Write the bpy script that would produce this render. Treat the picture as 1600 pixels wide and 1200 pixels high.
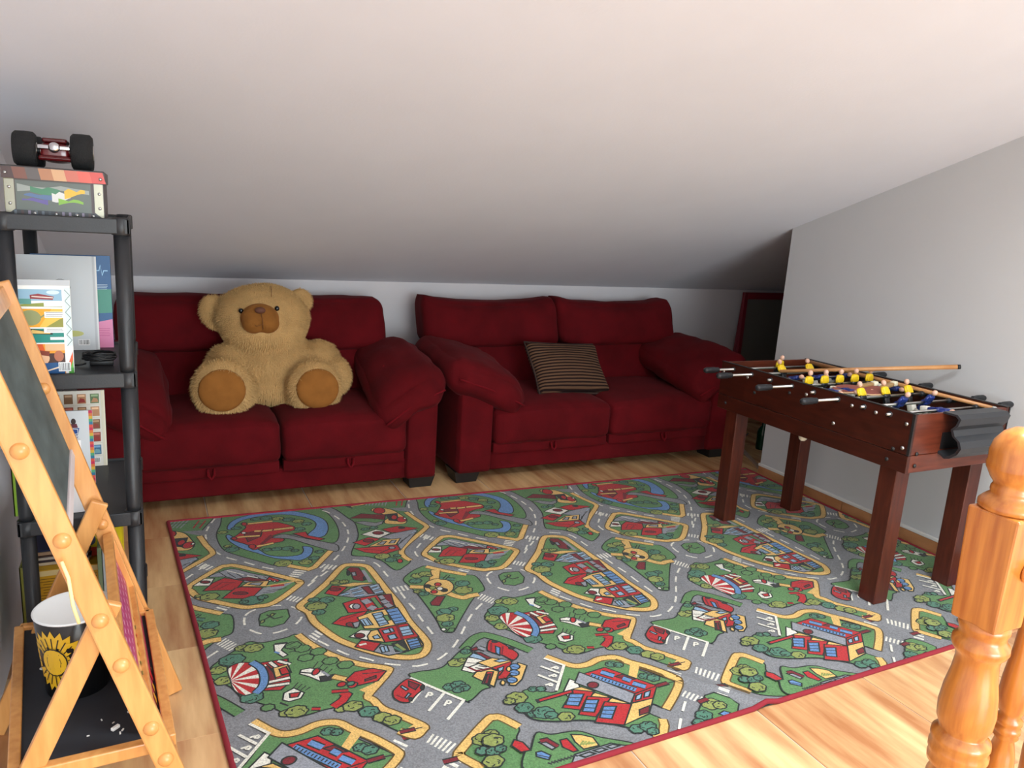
import bpy, bmesh, math, random, json
from mathutils import Vector, Matrix, noise
random.seed(7)
for o in list(bpy.data.objects): bpy.data.objects.remove(o, do_unlink=True)
S = bpy.context.scene
COL = S.collection

# ------------------------------------------------------------------ camera
cam_d = bpy.data.cameras.new('camera'); cam_d.sensor_width = 36; cam_d.lens = 36*1175/1600
cam_d.clip_start = .05
cam = bpy.data.objects.new('camera', cam_d); COL.objects.link(cam)
# columns: camera right, camera up, camera backward in world axes (X along the sofa wall, Y towards it)
cam.matrix_world = Matrix(((.899, .0371, -.4363, 0), (-.4336, .2158, -.8749, 0), (.0617, .9757, .2101, 1.5), (0, 0, 0, 1)))
S.camera = cam

# ------------------------------------------------------------------ light
S.view_settings.view_transform = 'Standard'; S.view_settings.look = 'None'
S.view_settings.gamma = 1.0; S.view_settings.use_curve_mapping = False
S.view_settings.exposure = -0.05
W = bpy.data.worlds.new('daylight'); S.world = W; W.use_nodes = True
W.node_tree.nodes['Background'].inputs[0].default_value = (.75, .87, 1, 1)
W.node_tree.nodes['Background'].inputs[1].default_value = 1.0
SLOPE = .3525
def ceil_z(y): return 1.5745-SLOPE*(y-3.418)
SKY = (1.2, 2.5, -0.05, 0.85)         # roof window: x0,x1,y0,y1 on the slope
def area(name, loc, direction, sx, sy, energy, col):
    l = bpy.data.lights.new(name, 'AREA'); l.shape = 'RECTANGLE'; l.size = sx; l.size_y = sy; l.energy = energy; l.color = col
    o = bpy.data.objects.new(name, l); COL.objects.link(o); o.location = loc
    o.rotation_euler = Vector(direction).to_track_quat('-Z', 'Y').to_euler(); return o
ymid = (SKY[2]+SKY[3])/2
area('roof_window_daylight', ((SKY[0]+SKY[1])/2, ymid+.1*SLOPE, ceil_z(ymid)+.10), (0, -SLOPE, -1), SKY[1]-SKY[0]-.06, (SKY[3]-SKY[2])*1.06-.06, 128, (.92, .98, 1))
area('rear_fill_light', (1.5,-4.55,1.12), (0, 1, .0), 3.2, 1.95, 265, (.84, .96, 1))  # fill light from an unseen, added window, brightens ceiling and sofa fronts

# ------------------------------------------------------------------ materials
def lin(c):
    return tuple(((v/255)/12.92 if v/255 <= .04045 else ((v/255+.055)/1.055)**2.4) for v in c)
MATS = {}
def mat(name, rgb, rough=.5, metal=0, var=.0, scale=20, bump=0, bscale=60, stretch=None, spec=.5, sheen=0, coat=0, rgb2=None, detail=4, emit=None, trans=0, objvar=0):
    if name in MATS: return MATS[name]
    m = bpy.data.materials.new(name); m.use_nodes = True; nt = m.node_tree; b = nt.nodes['Principled BSDF']
    c = lin(rgb); b.inputs['Base Color'].default_value = (*c, 1); b.inputs['Roughness'].default_value = rough; b.inputs['Metallic'].default_value = metal
    b.inputs['Specular IOR Level'].default_value = spec
    if sheen: b.inputs['Sheen Weight'].default_value = sheen; b.inputs['Sheen Roughness'].default_value = .4; b.inputs['Sheen Tint'].default_value = (*[min(1, v*2+.1) for v in c], 1)
    if coat: b.inputs['Coat Weight'].default_value = coat; b.inputs['Coat Roughness'].default_value = .12
    if trans: b.inputs['Transmission Weight'].default_value = trans
    tc = nt.nodes.new('ShaderNodeTexCoord'); mp = nt.nodes.new('ShaderNodeMapping'); nt.links.new(tc.outputs['Object'], mp.inputs[0])
    if stretch: mp.inputs['Scale'].default_value = stretch
    if var or rgb2:
        n = nt.nodes.new('ShaderNodeTexNoise'); n.inputs['Scale'].default_value = scale; n.inputs['Detail'].default_value = detail; nt.links.new(mp.outputs[0], n.inputs[0])
        r = nt.nodes.new('ShaderNodeValToRGB'); nt.links.new(n.outputs[0], r.inputs[0])
        lo = lin(rgb2) if rgb2 else tuple(v*(1-var) for v in c); hi = c if rgb2 else tuple(min(1, v*(1+var)) for v in c)
        r.color_ramp.elements[0].position = .32; r.color_ramp.elements[1].position = .68
        r.color_ramp.elements[0].color = (*lo, 1); r.color_ramp.elements[1].color = (*hi, 1)
        out = r.outputs[0]
        if objvar:
            oi = nt.nodes.new('ShaderNodeObjectInfo'); h = nt.nodes.new('ShaderNodeHueSaturation'); mr = nt.nodes.new('ShaderNodeMapRange')
            mr.inputs[3].default_value = 1-objvar; mr.inputs[4].default_value = 1+objvar
            nt.links.new(oi.outputs['Random'], mr.inputs[0]); nt.links.new(mr.outputs[0], h.inputs['Value']); nt.links.new(out, h.inputs['Color']); out = h.outputs[0]
            va = nt.nodes.new('ShaderNodeVectorMath'); va.operation = 'ADD'; ml = nt.nodes.new('ShaderNodeMath'); ml.operation = 'MULTIPLY'; ml.inputs[1].default_value = 37.0
            nt.links.new(oi.outputs['Random'], ml.inputs[0]); nt.links.new(mp.outputs[0], va.inputs[0]); nt.links.new(ml.outputs[0], va.inputs[1]); nt.links.new(va.outputs[0], n.inputs[0])
        nt.links.new(out, b.inputs['Base Color'])
    if bump:
        n2 = nt.nodes.new('ShaderNodeTexNoise'); n2.inputs['Scale'].default_value = bscale; n2.inputs['Detail'].default_value = 3; nt.links.new(mp.outputs[0], n2.inputs[0])
        bp = nt.nodes.new('ShaderNodeBump'); bp.inputs['Strength'].default_value = bump; bp.inputs['Distance'].default_value = .01; nt.links.new(n2.outputs[0], bp.inputs['Height']); nt.links.new(bp.outputs[0], b.inputs['Normal'])
    if emit: b.inputs['Emission Color'].default_value = (*lin(rgb), 1); b.inputs['Emission Strength'].default_value = emit
    MATS[name] = m; return m
def print_mat(name, rough, speck=0, sheen=0, bump=0, coat=0):
    m = mat(name, (200, 200, 200), rough, sheen=sheen, coat=coat, bump=bump, bscale=420); nt = m.node_tree; b = nt.nodes['Principled BSDF']
    a = nt.nodes.new('ShaderNodeVertexColor'); a.layer_name = 'Col'; out = a.outputs[0]
    if speck:
        tc = nt.nodes.new('ShaderNodeTexCoord'); n = nt.nodes.new('ShaderNodeTexNoise'); n.inputs['Scale'].default_value = 200; n.inputs['Detail'].default_value = 2
        n3 = nt.nodes.new('ShaderNodeTexNoise'); n3.inputs['Scale'].default_value = 5; nt.links.new(tc.outputs['Object'], n3.inputs[0])
        nt.links.new(tc.outputs['Object'], n.inputs[0]); mr = nt.nodes.new('ShaderNodeMapRange'); mr.inputs[1].default_value = .3; mr.inputs[2].default_value = .7; mr.inputs[3].default_value = 1-speck; mr.inputs[4].default_value = 1+speck
        nt.links.new(n.outputs[0], mr.inputs[0])
        mr3 = nt.nodes.new('ShaderNodeMapRange'); mr3.inputs[1].default_value = .35; mr3.inputs[2].default_value = .65; mr3.inputs[3].default_value = .92; mr3.inputs[4].default_value = 1.06; nt.links.new(n3.outputs[0], mr3.inputs[0])
        mm = nt.nodes.new('ShaderNodeMath'); mm.operation = 'MULTIPLY'; nt.links.new(mr.outputs[0], mm.inputs[0]); nt.links.new(mr3.outputs[0], mm.inputs[1])
        h = nt.nodes.new('ShaderNodeHueSaturation'); nt.links.new(mm.outputs[0], h.inputs['Value']); nt.links.new(out, h.inputs['Color']); out = h.outputs[0]
    nt.links.new(out, b.inputs['Base Color']); return m
PLASTER = mat('white_plaster', (229, 229, 236), .85, var=.015, scale=3, bump=.05, bscale=90)
GREYWALL = mat('grey_paint', (200, 200, 200), .8, var=.01, scale=3, bump=.04, bscale=120)
KNEE = mat('knee_wall_paint', (216, 212, 214), .8, var=.01, scale=3, bump=.04, bscale=120)
TILE = mat('marbled_terracotta_tile', (240, 200, 146), .16, rgb2=(184, 126, 84), scale=3.0, stretch=(4.2, .6, 1), detail=10, spec=.5, objvar=.07)
GROUT = mat('pale_grout', (205, 190, 172), .8)
BASETILE = mat('brown_skirting_tile', (196, 142, 98), .3, rgb2=(150, 96, 58), scale=8, stretch=(1, .5, 1), objvar=.06)
WHITE = mat('white_gloss_paint', (226, 224, 220), .35)
RED = mat('crimson_velour', (90, 10, 17), .92, var=.18, scale=6, bump=.12, bscale=160, sheen=.16, spec=.15)
REDPIPE = mat('crimson_piping', (104, 10, 20), .9, sheen=.2, spec=.15)
BLACKP = mat('black_plastic', (40, 41, 44), .45, var=.06, scale=30, bump=.04, bscale=200)
BLACKFOOT = mat('black_foot_plastic', (22, 22, 23), .5)
FUR = mat('honey_plush', (206, 166, 110), .95, var=.10, scale=24, bump=.5, bscale=130, sheen=.3, spec=.1)
FURTIP = mat('honey_fur_hair', (220, 182, 124), .8, var=.1, scale=10, spec=.15)
SUEDE = mat('tan_suede', (148, 96, 45), .9, var=.12, scale=14, bump=.15, bscale=140, sheen=.3, spec=.1)
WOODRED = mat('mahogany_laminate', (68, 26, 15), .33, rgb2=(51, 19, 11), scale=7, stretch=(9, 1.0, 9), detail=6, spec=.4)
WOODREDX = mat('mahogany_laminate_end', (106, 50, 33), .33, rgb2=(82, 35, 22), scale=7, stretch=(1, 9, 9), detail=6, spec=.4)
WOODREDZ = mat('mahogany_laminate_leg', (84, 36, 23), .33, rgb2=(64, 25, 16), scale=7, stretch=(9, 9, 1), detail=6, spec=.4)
PINE = mat('varnished_beech', (226, 164, 96), .38, rgb2=(208, 142, 76), scale=6, stretch=(8, 8, 1), detail=5, coat=.3)
OAKZ = mat('varnished_oak', (212, 136, 58), .3, rgb2=(176, 98, 36), scale=7, stretch=(10, 10, .7), detail=7, coat=.6)
STEEL = mat('brushed_steel', (190, 190, 188), .28, metal=1)
CHALK = mat('chalkboard_slate', (84, 96, 96), .7, var=.3, scale=6, stretch=(1, 1, 2.5), detail=6)
CHALKD = mat('chalkboard_dusty', (36, 40, 48), .8, var=.35, scale=5, detail=7)
INK = print_mat('printed_paper', .4, coat=.15)
RUGP = print_mat('printed_rug_pile', .98, speck=.26, sheen=.15, bump=.35)

# ------------------------------------------------------------------ mesh helpers
def tag(o, label=None, cat=None, group=None, kind=None):
    if label: o['label'] = label
    if cat: o['category'] = cat
    if group: o['group'] = group
    if kind: o['kind'] = kind
    return o
def empty(name, loc=(0, 0, 0), rz=0):
    o = bpy.data.objects.new(name, None); COL.objects.link(o); o.location = loc; o.rotation_euler = (0, 0, rz); o.empty_display_size = .1; return o
def build(name, bm, m, parent=None, smooth=False, loc=None, tri=False):
    me = bpy.data.meshes.new(name)
    if tri: bmesh.ops.triangulate(bm, faces=[f for f in bm.faces if len(f.verts) > 4])
    bm.normal_update(); bm.to_mesh(me); bm.free()
    for x in (m if isinstance(m, (list, tuple)) else [m]): me.materials.append(x)
    if smooth:
        for p in me.polygons: p.use_smooth = True
    o = bpy.data.objects.new(name, me); COL.objects.link(o)
    if parent: o.parent = parent
    if loc: o.location = loc
    return o
def B(): return bmesh.new()
def box(bm, c, s, bev=0, seg=2, M=None, mi=0):
    """axis box centred on c with full size s, optional bevel and local matrix"""
    r = bmesh.ops.create_cube(bm, size=1); vs = r['verts']
    for v in vs: v.co = Vector((v.co.x*s[0], v.co.y*s[1], v.co.z*s[2]))
    fs = {f for v in vs for f in v.link_faces}
    if bev:
        es = {e for v in vs for e in v.link_edges}
        rr = bmesh.ops.bevel(bm, geom=list(es), offset=bev, segments=seg, affect='EDGES', profile=.5)
        vs = list({v for f in rr['faces'] for v in f.verts} | {v for v in vs if v.is_valid}); fs = {f for v in vs for f in v.link_faces}
    for f in fs: f.material_index = mi
    for v in vs:
        if M is not None: v.co = M @ v.co
        v.co += Vector(c)
    return vs
def span(bm, a, b, bev=0, seg=2, mi=0):
    a, b = Vector(a), Vector(b); return box(bm, (a+b)/2, [abs(x) for x in (b-a)], bev, seg, mi=mi)
def beam(bm, a, b, w, t, side=(0, 1, 0), bev=.003, mi=0):
    """rectangular bar from a to b; w measured along side-cross direction, t along side"""
    a, b = Vector(a), Vector(b); z = (b-a).normalized(); y = Vector(side); y = (y-z*y.dot(z)).normalized(); x = y.cross(z)
    M = Matrix((x, y, z)).transposed()
    return box(bm, (a+b)/2, (w, t, (b-a).length), bev, 2, M, mi)
def tube(bm, pts, r, seg=10, cap=True, mi=0):
    pts = [Vector(p) for p in pts]; n = len(pts); R = r if isinstance(r, (list, tuple)) else [r]*n
    rings = []; up = Vector((0, 0, 1))
    d0 = (pts[1]-pts[0]).normalized(); x = d0.cross(up)
    if x.length < .05: x = d0.cross(Vector((1, 0, 0)))
    x.normalize()
    for i, p in enumerate(pts):
        d = (pts[min(i+1, n-1)]-pts[max(i-1, 0)]).normalized(); x = (x-d*x.dot(d)).normalized(); y = d.cross(x)
        rings.append([bm.verts.new(p+(x*math.cos(2*math.pi*k/seg)+y*math.sin(2*math.pi*k/seg))*R[i]) for k in range(seg)])
    fs = []
    for i in range(n-1):
        for k in range(seg): fs.append(bm.faces.new((rings[i][k], rings[i][(k+1) % seg], rings[i+1][(k+1) % seg], rings[i+1][k])))
    if cap: fs.append(bm.faces.new(rings[0][::-1])); fs.append(bm.faces.new(rings[-1]))
    for f in fs: f.material_index = mi
    return rings
def lathe(bm, prof, c=(0, 0, 0), seg=32, M=None, mi=0):
    """profile of (radius, height) turned about z"""
    c = Vector(c); rings = []
    for r, z in prof:
        ring = []
        for k in range(seg):
            a = 2*math.pi*k/seg; p = Vector((r*math.cos(a), r*math.sin(a), z)); ring.append(bm.verts.new((M @ p if M is not None else p)+c))
        rings.append(ring)
    fs = []
    for i in range(len(prof)-1):
        for k in range(seg): fs.append(bm.faces.new((rings[i][k], rings[i][(k+1) % seg], rings[i+1][(k+1) % seg], rings[i+1][k])))
    fs.append(bm.faces.new(rings[0][::-1])); fs.append(bm.faces.new(rings[-1]))
    for f in fs: f.material_index = mi
def rbox(bm, c, s, r=.05, n=10, bulge=(0, 0, 0), warp=None, M=None, wr=0, seed=0, mi=0):
    """soft cushion: subdivided box with rounded edges and puffed faces"""
    hs = Vector(s)/2; grid = {}
    def vert(p):
        k = tuple(round(x, 5) for x in p)
        if k in grid: return grid[k]
        q = Vector((p[0]*hs.x, p[1]*hs.y, p[2]*hs.z)); inn = Vector([max(-h+r, min(h-r, x)) for x, h in zip(q, hs)]); d = q-inn
        if d.length > 1e-9: q = inn+d.normalized()*r
        for ax in range(3):
            if bulge[ax]:
                o1, o2 = [k2 for k2 in range(3) if k2 != ax]; q[ax] += bulge[ax]*p[ax]*(1-p[o1]**2)*(1-p[o2]**2)
        if wr: q += Vector((noise.noise(q*9+Vector((seed, 0, 0))), noise.noise(q*9+Vector((0, seed, 5))), noise.noise(q*9+Vector((3, 7, seed)))))*wr
        if warp: q = warp(q, p)
        if M is not None: q = M @ q
        v = bm.verts.new(q+Vector(c)); grid[k] = v; return v
    def mp(t): return math.sin(t*math.pi/2*.9)/math.sin(math.pi/2*.9)
    T = [mp(-1+2*i/n) for i in range(n+1)]
    for ax in range(3):
        for sg in (-1, 1):
            for i in range(n):
                for j in range(n):
                    q = []
                    for a, b in ((i, j), (i+1, j), (i+1, j+1), (i, j+1)):
                        p = [0, 0, 0]; p[ax] = sg; p[(ax+1) % 3] = T[a]; p[(ax+2) % 3] = T[b]; q.append(vert(p))
                    if sg < 0: q.reverse()
                    f = bm.faces.new(q); f.material_index = mi
def ell(bm, c, r, M=None, u=20, v=12, mi=0):
    rr = bmesh.ops.create_uvsphere(bm, u_segments=u, v_segments=v, radius=1)
    fs = set()
    for x in rr['verts']:
        p = Vector((x.co.x*r[0], x.co.y*r[1], x.co.z*r[2])); x.co = (M @ p if M is not None else p)+Vector(c); fs |= set(x.link_faces)
    for f in fs: f.material_index = mi
def prism(bm, poly, h, M=None, c=(0, 0, 0), mi=0):
    """2D outline (x,y) extruded by h along z"""
    c = Vector(c); f = lambda p: (M @ Vector(p) if M is not None else Vector(p))+c
    lo = [bm.verts.new(f((x, y, 0))) for x, y in poly]; hi = [bm.verts.new(f((x, y, h))) for x, y in poly]; n = len(poly)
    fs = [bm.faces.new(lo[::-1]), bm.faces.new(hi)]+[bm.faces.new((lo[i], lo[(i+1) % n], hi[(i+1) % n], hi[i])) for i in range(n)]
    for x in fs: x.material_index = mi
    bmesh.ops.recalc_face_normals(bm, faces=fs)
def RX(a): return Matrix.Rotation(a, 3, 'X')
def RY(a): return Matrix.Rotation(a, 3, 'Y')
def RZ(a): return Matrix.Rotation(a, 3, 'Z')

# flat print: layered polygons with their own colours (for the rug, covers and labels)
class Print:
    def __init__(s, dz=.000012): s.polys = []; s.z = 0; s.dz = dz
    def poly(s, pts, col): s.z += 1; s.polys.append(([tuple(p) for p in pts], col, s.z*s.dz))
    def rect(s, x0, y0, x1, y1, col): s.poly([(x0, y0), (x1, y0), (x1, y1), (x0, y1)], col)
    def ell(s, x, y, rx, ry, col, n=18, rot=0):
        ca, sa = math.cos(rot), math.sin(rot)
        s.poly([(x+rx*math.cos(t)*ca-ry*math.sin(t)*sa, y+rx*math.cos(t)*sa+ry*math.sin(t)*ca) for t in [2*math.pi*i/n for i in range(n)]], col)
    def line(s, pts, w, col, closed=False, same=False):
        pts = [Vector(p) for p in pts]; n = len(pts)
        if n < 2: return
        L, R = [], []
        for i, p in enumerate(pts):
            a = pts[i-1] if (closed or i > 0) else None; b = pts[(i+1) % n] if (closed or i < n-1) else None
            d1 = (p-a).normalized() if a is not None and (p-a).length > 1e-9 else None; d2 = (b-p).normalized() if b is not None and (b-p).length > 1e-9 else None
            if d1 is None: d1 = d2
            if d2 is None: d2 = d1
            if d1 is None: return
            t = (d1+d2); t = t.normalized() if t.length > .2 else d1
            nn = Vector((-t.y, t.x)); k = 1/max(.5, nn.dot(Vector((-d1.y, d1.x)))); L.append(p+nn*w/2*k); R.append(p-nn*w/2*k)
        if not same: s.z += 1
        for i in range(n if closed else n-1):
            j = (i+1) % n; s.polys.append(([tuple(L[i]), tuple(L[j]), tuple(R[j]), tuple(R[i])], col, s.z*s.dz))
    def relayer(s, dz, cell=.02):
        grid = {}; i = 0
        while i < len(s.polys):
            j = i
            while j < len(s.polys) and s.polys[j][2] == s.polys[i][2]: j += 1
            cells = set()
            for pts, _, _ in s.polys[i:j]:
                xs = [p[0] for p in pts]; ys = [p[1] for p in pts]
                for cx in range(math.floor(min(xs)/cell), math.floor(max(xs)/cell)+1):
                    for cy in range(math.floor(min(ys)/cell), math.floor(max(ys)/cell)+1): cells.add((cx, cy))
            L = 1+max((grid.get(c, 0) for c in cells), default=0)
            for c in cells: grid[c] = L
            for k in range(i, j): s.polys[k] = (s.polys[k][0], s.polys[k][1], -L*dz)
            i = j
        s.polys = [(p, c, -z) for p, c, z in s.polys]
    def bm(s, fn=None):
        bm = bmesh.new(); lay = bm.loops.layers.float_color.new('Col')
        for pts, col, z in s.polys:
            vs = [bm.verts.new((x, y, z)) for x, y in pts]
            try: f = bm.faces.new(vs)
            except Exception: continue
            f.normal_update()
            if f.normal.z < 0: f.normal_flip()
            c = (*lin(col), 1)
            for l in f.loops: l[lay] = c
        bmesh.ops.triangulate(bm, faces=[f for f in bm.faces if len(f.verts) > 4])
        if fn: fn(bm)
        return bm

# ================================================================== the room
XL, XR, YB, YEND, YREAR = -.43, 3.54, 4.87, 3.44, -4.6
RIDGE = -.35; XA = 5.7
zr = ceil_z(RIDGE); RS = .10; zrear = zr-RS*(RIDGE-YREAR)
fl = build('floor', (lambda b: (span(b, (XL-.2, YREAR-.2, -.06), (XA+.2, YB+.2, -.004)), b)[1])(B()), GROUT); tag(fl, 'floor of glossy marbled terracotta tiles with pale joints', 'floor', kind='structure')
tb = B(); box(tb, (0, 0, 0), (.494, .494, .010), .0015, 1); tme = None
P0 = .5
for i in range(-2, 12):
    for j in range(-10, 11):
        x, y = .245+i*P0, 2.555+(j-5)*.492
        if x < XL-.35 or x > XA+.2 or y < YREAR-.3 or y > YB+.3: continue
        if x > 3.9 and y < 3.0: continue
        if tme is None:
            t = build('floor_tile', tb, TILE, fl); tme = t.data
        else:
            t = bpy.data.objects.new('floor_tile', tme); COL.objects.link(t); t.parent = fl
        t.location = (x+.25, y+.246, -.005)
# sloped ceiling with the roof window opening
def plate(name, quads, m, t, label, kind='structure', cat=None, parent=None):
    b = B()
    for q in quads:
        q = [Vector(p) for p in q]; n = (q[1]-q[0]).cross(q[2]-q[0]).normalized()*t
        lo = [b.verts.new(p) for p in q]; hi = [b.verts.new(p+n) for p in q]
        b.faces.new(lo[::-1]); b.faces.new(hi)
        for i in range(len(q)): b.faces.new((lo[i], lo[(i+1) % len(q)], hi[(i+1) % len(q)], hi[i]))
    bmesh.ops.recalc_face_normals(b, faces=b.faces)
    o = build(name, b, m, parent); return tag(o, label, cat, kind=kind)
cz = ceil_z
def cq(x0, x1, y0, y1): return [(x0, y0, cz(y0)), (x1, y0, cz(y0)), (x1, y1, cz(y1)), (x0, y1, cz(y1))]
sx0, sx1, sy0, sy1 = SKY
x0, x1 = XL-.15, XA+.15
plate('ceiling', [cq(x0, x1, sy1, YB+.15), cq(x0, x1, RIDGE, sy0), cq(x0, sx0, sy0, sy1), cq(sx1, x1, sy0, sy1),
      [(x0, YREAR-.15, zrear-.15*RS), (x1, YREAR-.15, zrear-.15*RS), (x1, RIDGE, zr), (x0, RIDGE, zr)]], PLASTER, .16, 'smooth white plastered ceiling sloping down to the low wall behind the sofas', cat='ceiling')
w1 = B()
for a, b_ in (((sx0, sy0), (sx0+.05, sy1)), ((sx1-.05, sy0), (sx1, sy1))):
    for q in [[(a[0], sy0, cz(sy0)), (b_[0], sy0, cz(sy0)), (b_[0], sy1, cz(sy1)), (a[0], sy1, cz(sy1))]]:
        lo = [w1.verts.new(p) for p in q]; hi = [w1.verts.new(Vector(p)+Vector((0, 0, .08))) for p in q]; w1.faces.new(lo); w1.faces.new(hi[::-1])
        for i in range(4): w1.faces.new((lo[i], hi[i], hi[(i+1) % 4], lo[(i+1) % 4]))
tag(build('window_1', w1, WHITE), 'white framed roof window in the sloping ceiling', 'window', kind='structure')
plate('wall_back', [[(x0, YB, -.05), (x1, YB, -.05), (x1, YB, cz(YB)+.05), (x0, YB, cz(YB)+.05)][::-1]], KNEE, .12, 'low white knee wall behind the two red sofas', cat='wall')
def sidepoly(x, y0, y1): 
    ys = [y0]+([RIDGE] if y0 < RIDGE < y1 else [])+[y1]
    zz = lambda y: (cz(y) if y >= RIDGE else zr-RS*(RIDGE-y))+.05
    return [(x, y0, -.05), (x, y1, -.05)]+[(x, y, zz(y)) for y in ys[::-1]]
plate('wall_left', [sidepoly(XL, YREAR, YB)], PLASTER, -.12, 'white plastered wall on the left behind the black shelf', cat='wall')
plate('wall_right', [sidepoly(XR, YREAR, YEND)], GREYWALL, .12, 'smooth grey wall behind the table football table', cat='wall')
# rear wall with an unseen window opening added for the fill light
wx, wz = (1.5,-4.55,1.12)[0], (1.5,-4.55,1.12)[2]
q = []
for a, b_, z0, z1 in ((x0, wx-3.2/2-.05, -.05, zrear+.05), (wx+3.2/2+.05, x1, -.05, zrear+.05), (wx-3.2/2-.05, wx+3.2/2+.05, -.05, wz-1.95/2-.05), (wx-3.2/2-.05, wx+3.2/2+.05, wz+1.95/2+.05, zrear+.05)):
    if z1 > z0: q.append([(a, YREAR, z0), (b_, YREAR, z0), (b_, YREAR, z1), (a, YREAR, z1)])
plate('wall_rear', q, PLASTER, .12, 'white wall with an added window opening behind the photographer', cat='wall')
f = B()
for a, b_ in (((wx-3.2/2-.05, wz-1.95/2-.05), (wx-3.2/2+.01, wz+1.95/2+.05)), ((wx+3.2/2-.01, wz-1.95/2-.05), (wx+3.2/2+.05, wz+1.95/2+.05)), ((wx-3.2/2-.05, wz-1.95/2-.05), (wx+3.2/2+.05, wz-1.95/2+.01)), ((wx-3.2/2-.05, wz+1.95/2-.01), (wx+3.2/2+.05, wz+1.95/2+.05))): span(f, (a[0], YREAR-.08, a[1]), (b_[0], YREAR-.02, b_[1]))
tag(build('added_rear_window', f, WHITE), 'white frame of the window added for fill light in the rear wall', 'window', kind='structure')
plate('wall_alcove', [[(XR+.12, 3.2, -.05), (XA, 3.2, -.05), (XA, 3.2, cz(3.2)), (XR+.12, 3.2, cz(3.2))], [(XA, 3.1, -.05), (XA, YB, -.05), (XA, YB, cz(YB)+.05), (XA, 3.1, cz(3.1)+.05)]], GREYWALL, .1, 'grey walls closing the dark nook beyond the grey wall', cat='wall')
# tiled skirting along the right wall
bb = build('baseboard_right', (lambda b: (span(b, (XR-.016, YREAR, .066), (XR, YEND+.004, .084), .004), b)[1])(B()), WHITE); tag(bb, 'brown tile skirting with a white top strip along the grey wall', 'skirting', kind='structure')
sk = B(); box(sk, (0, 0, 0), (.012, .326, .066), .0015, 1); sk = build('skirting_tile', sk, BASETILE, bb); sk.location = (XR-.0065, YEND-.163, .033)
for k in range(1, 24):
    t = sk.copy(); COL.objects.link(t); t.location = (XR-.0065, YEND-.163-.33*k, .033)
# threshold strip of the nook
tag(build('trim_1', (lambda b: (beam(b, (3.62, 3.50, .006), (3.90, 4.05, .006), .03, .012, (0, 0, 1)), b)[1])(B()), mat('pale_threshold', (170, 150, 130), .5)), 'pale strip on the floor at the dark nook', 'trim', kind='structure')

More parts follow.
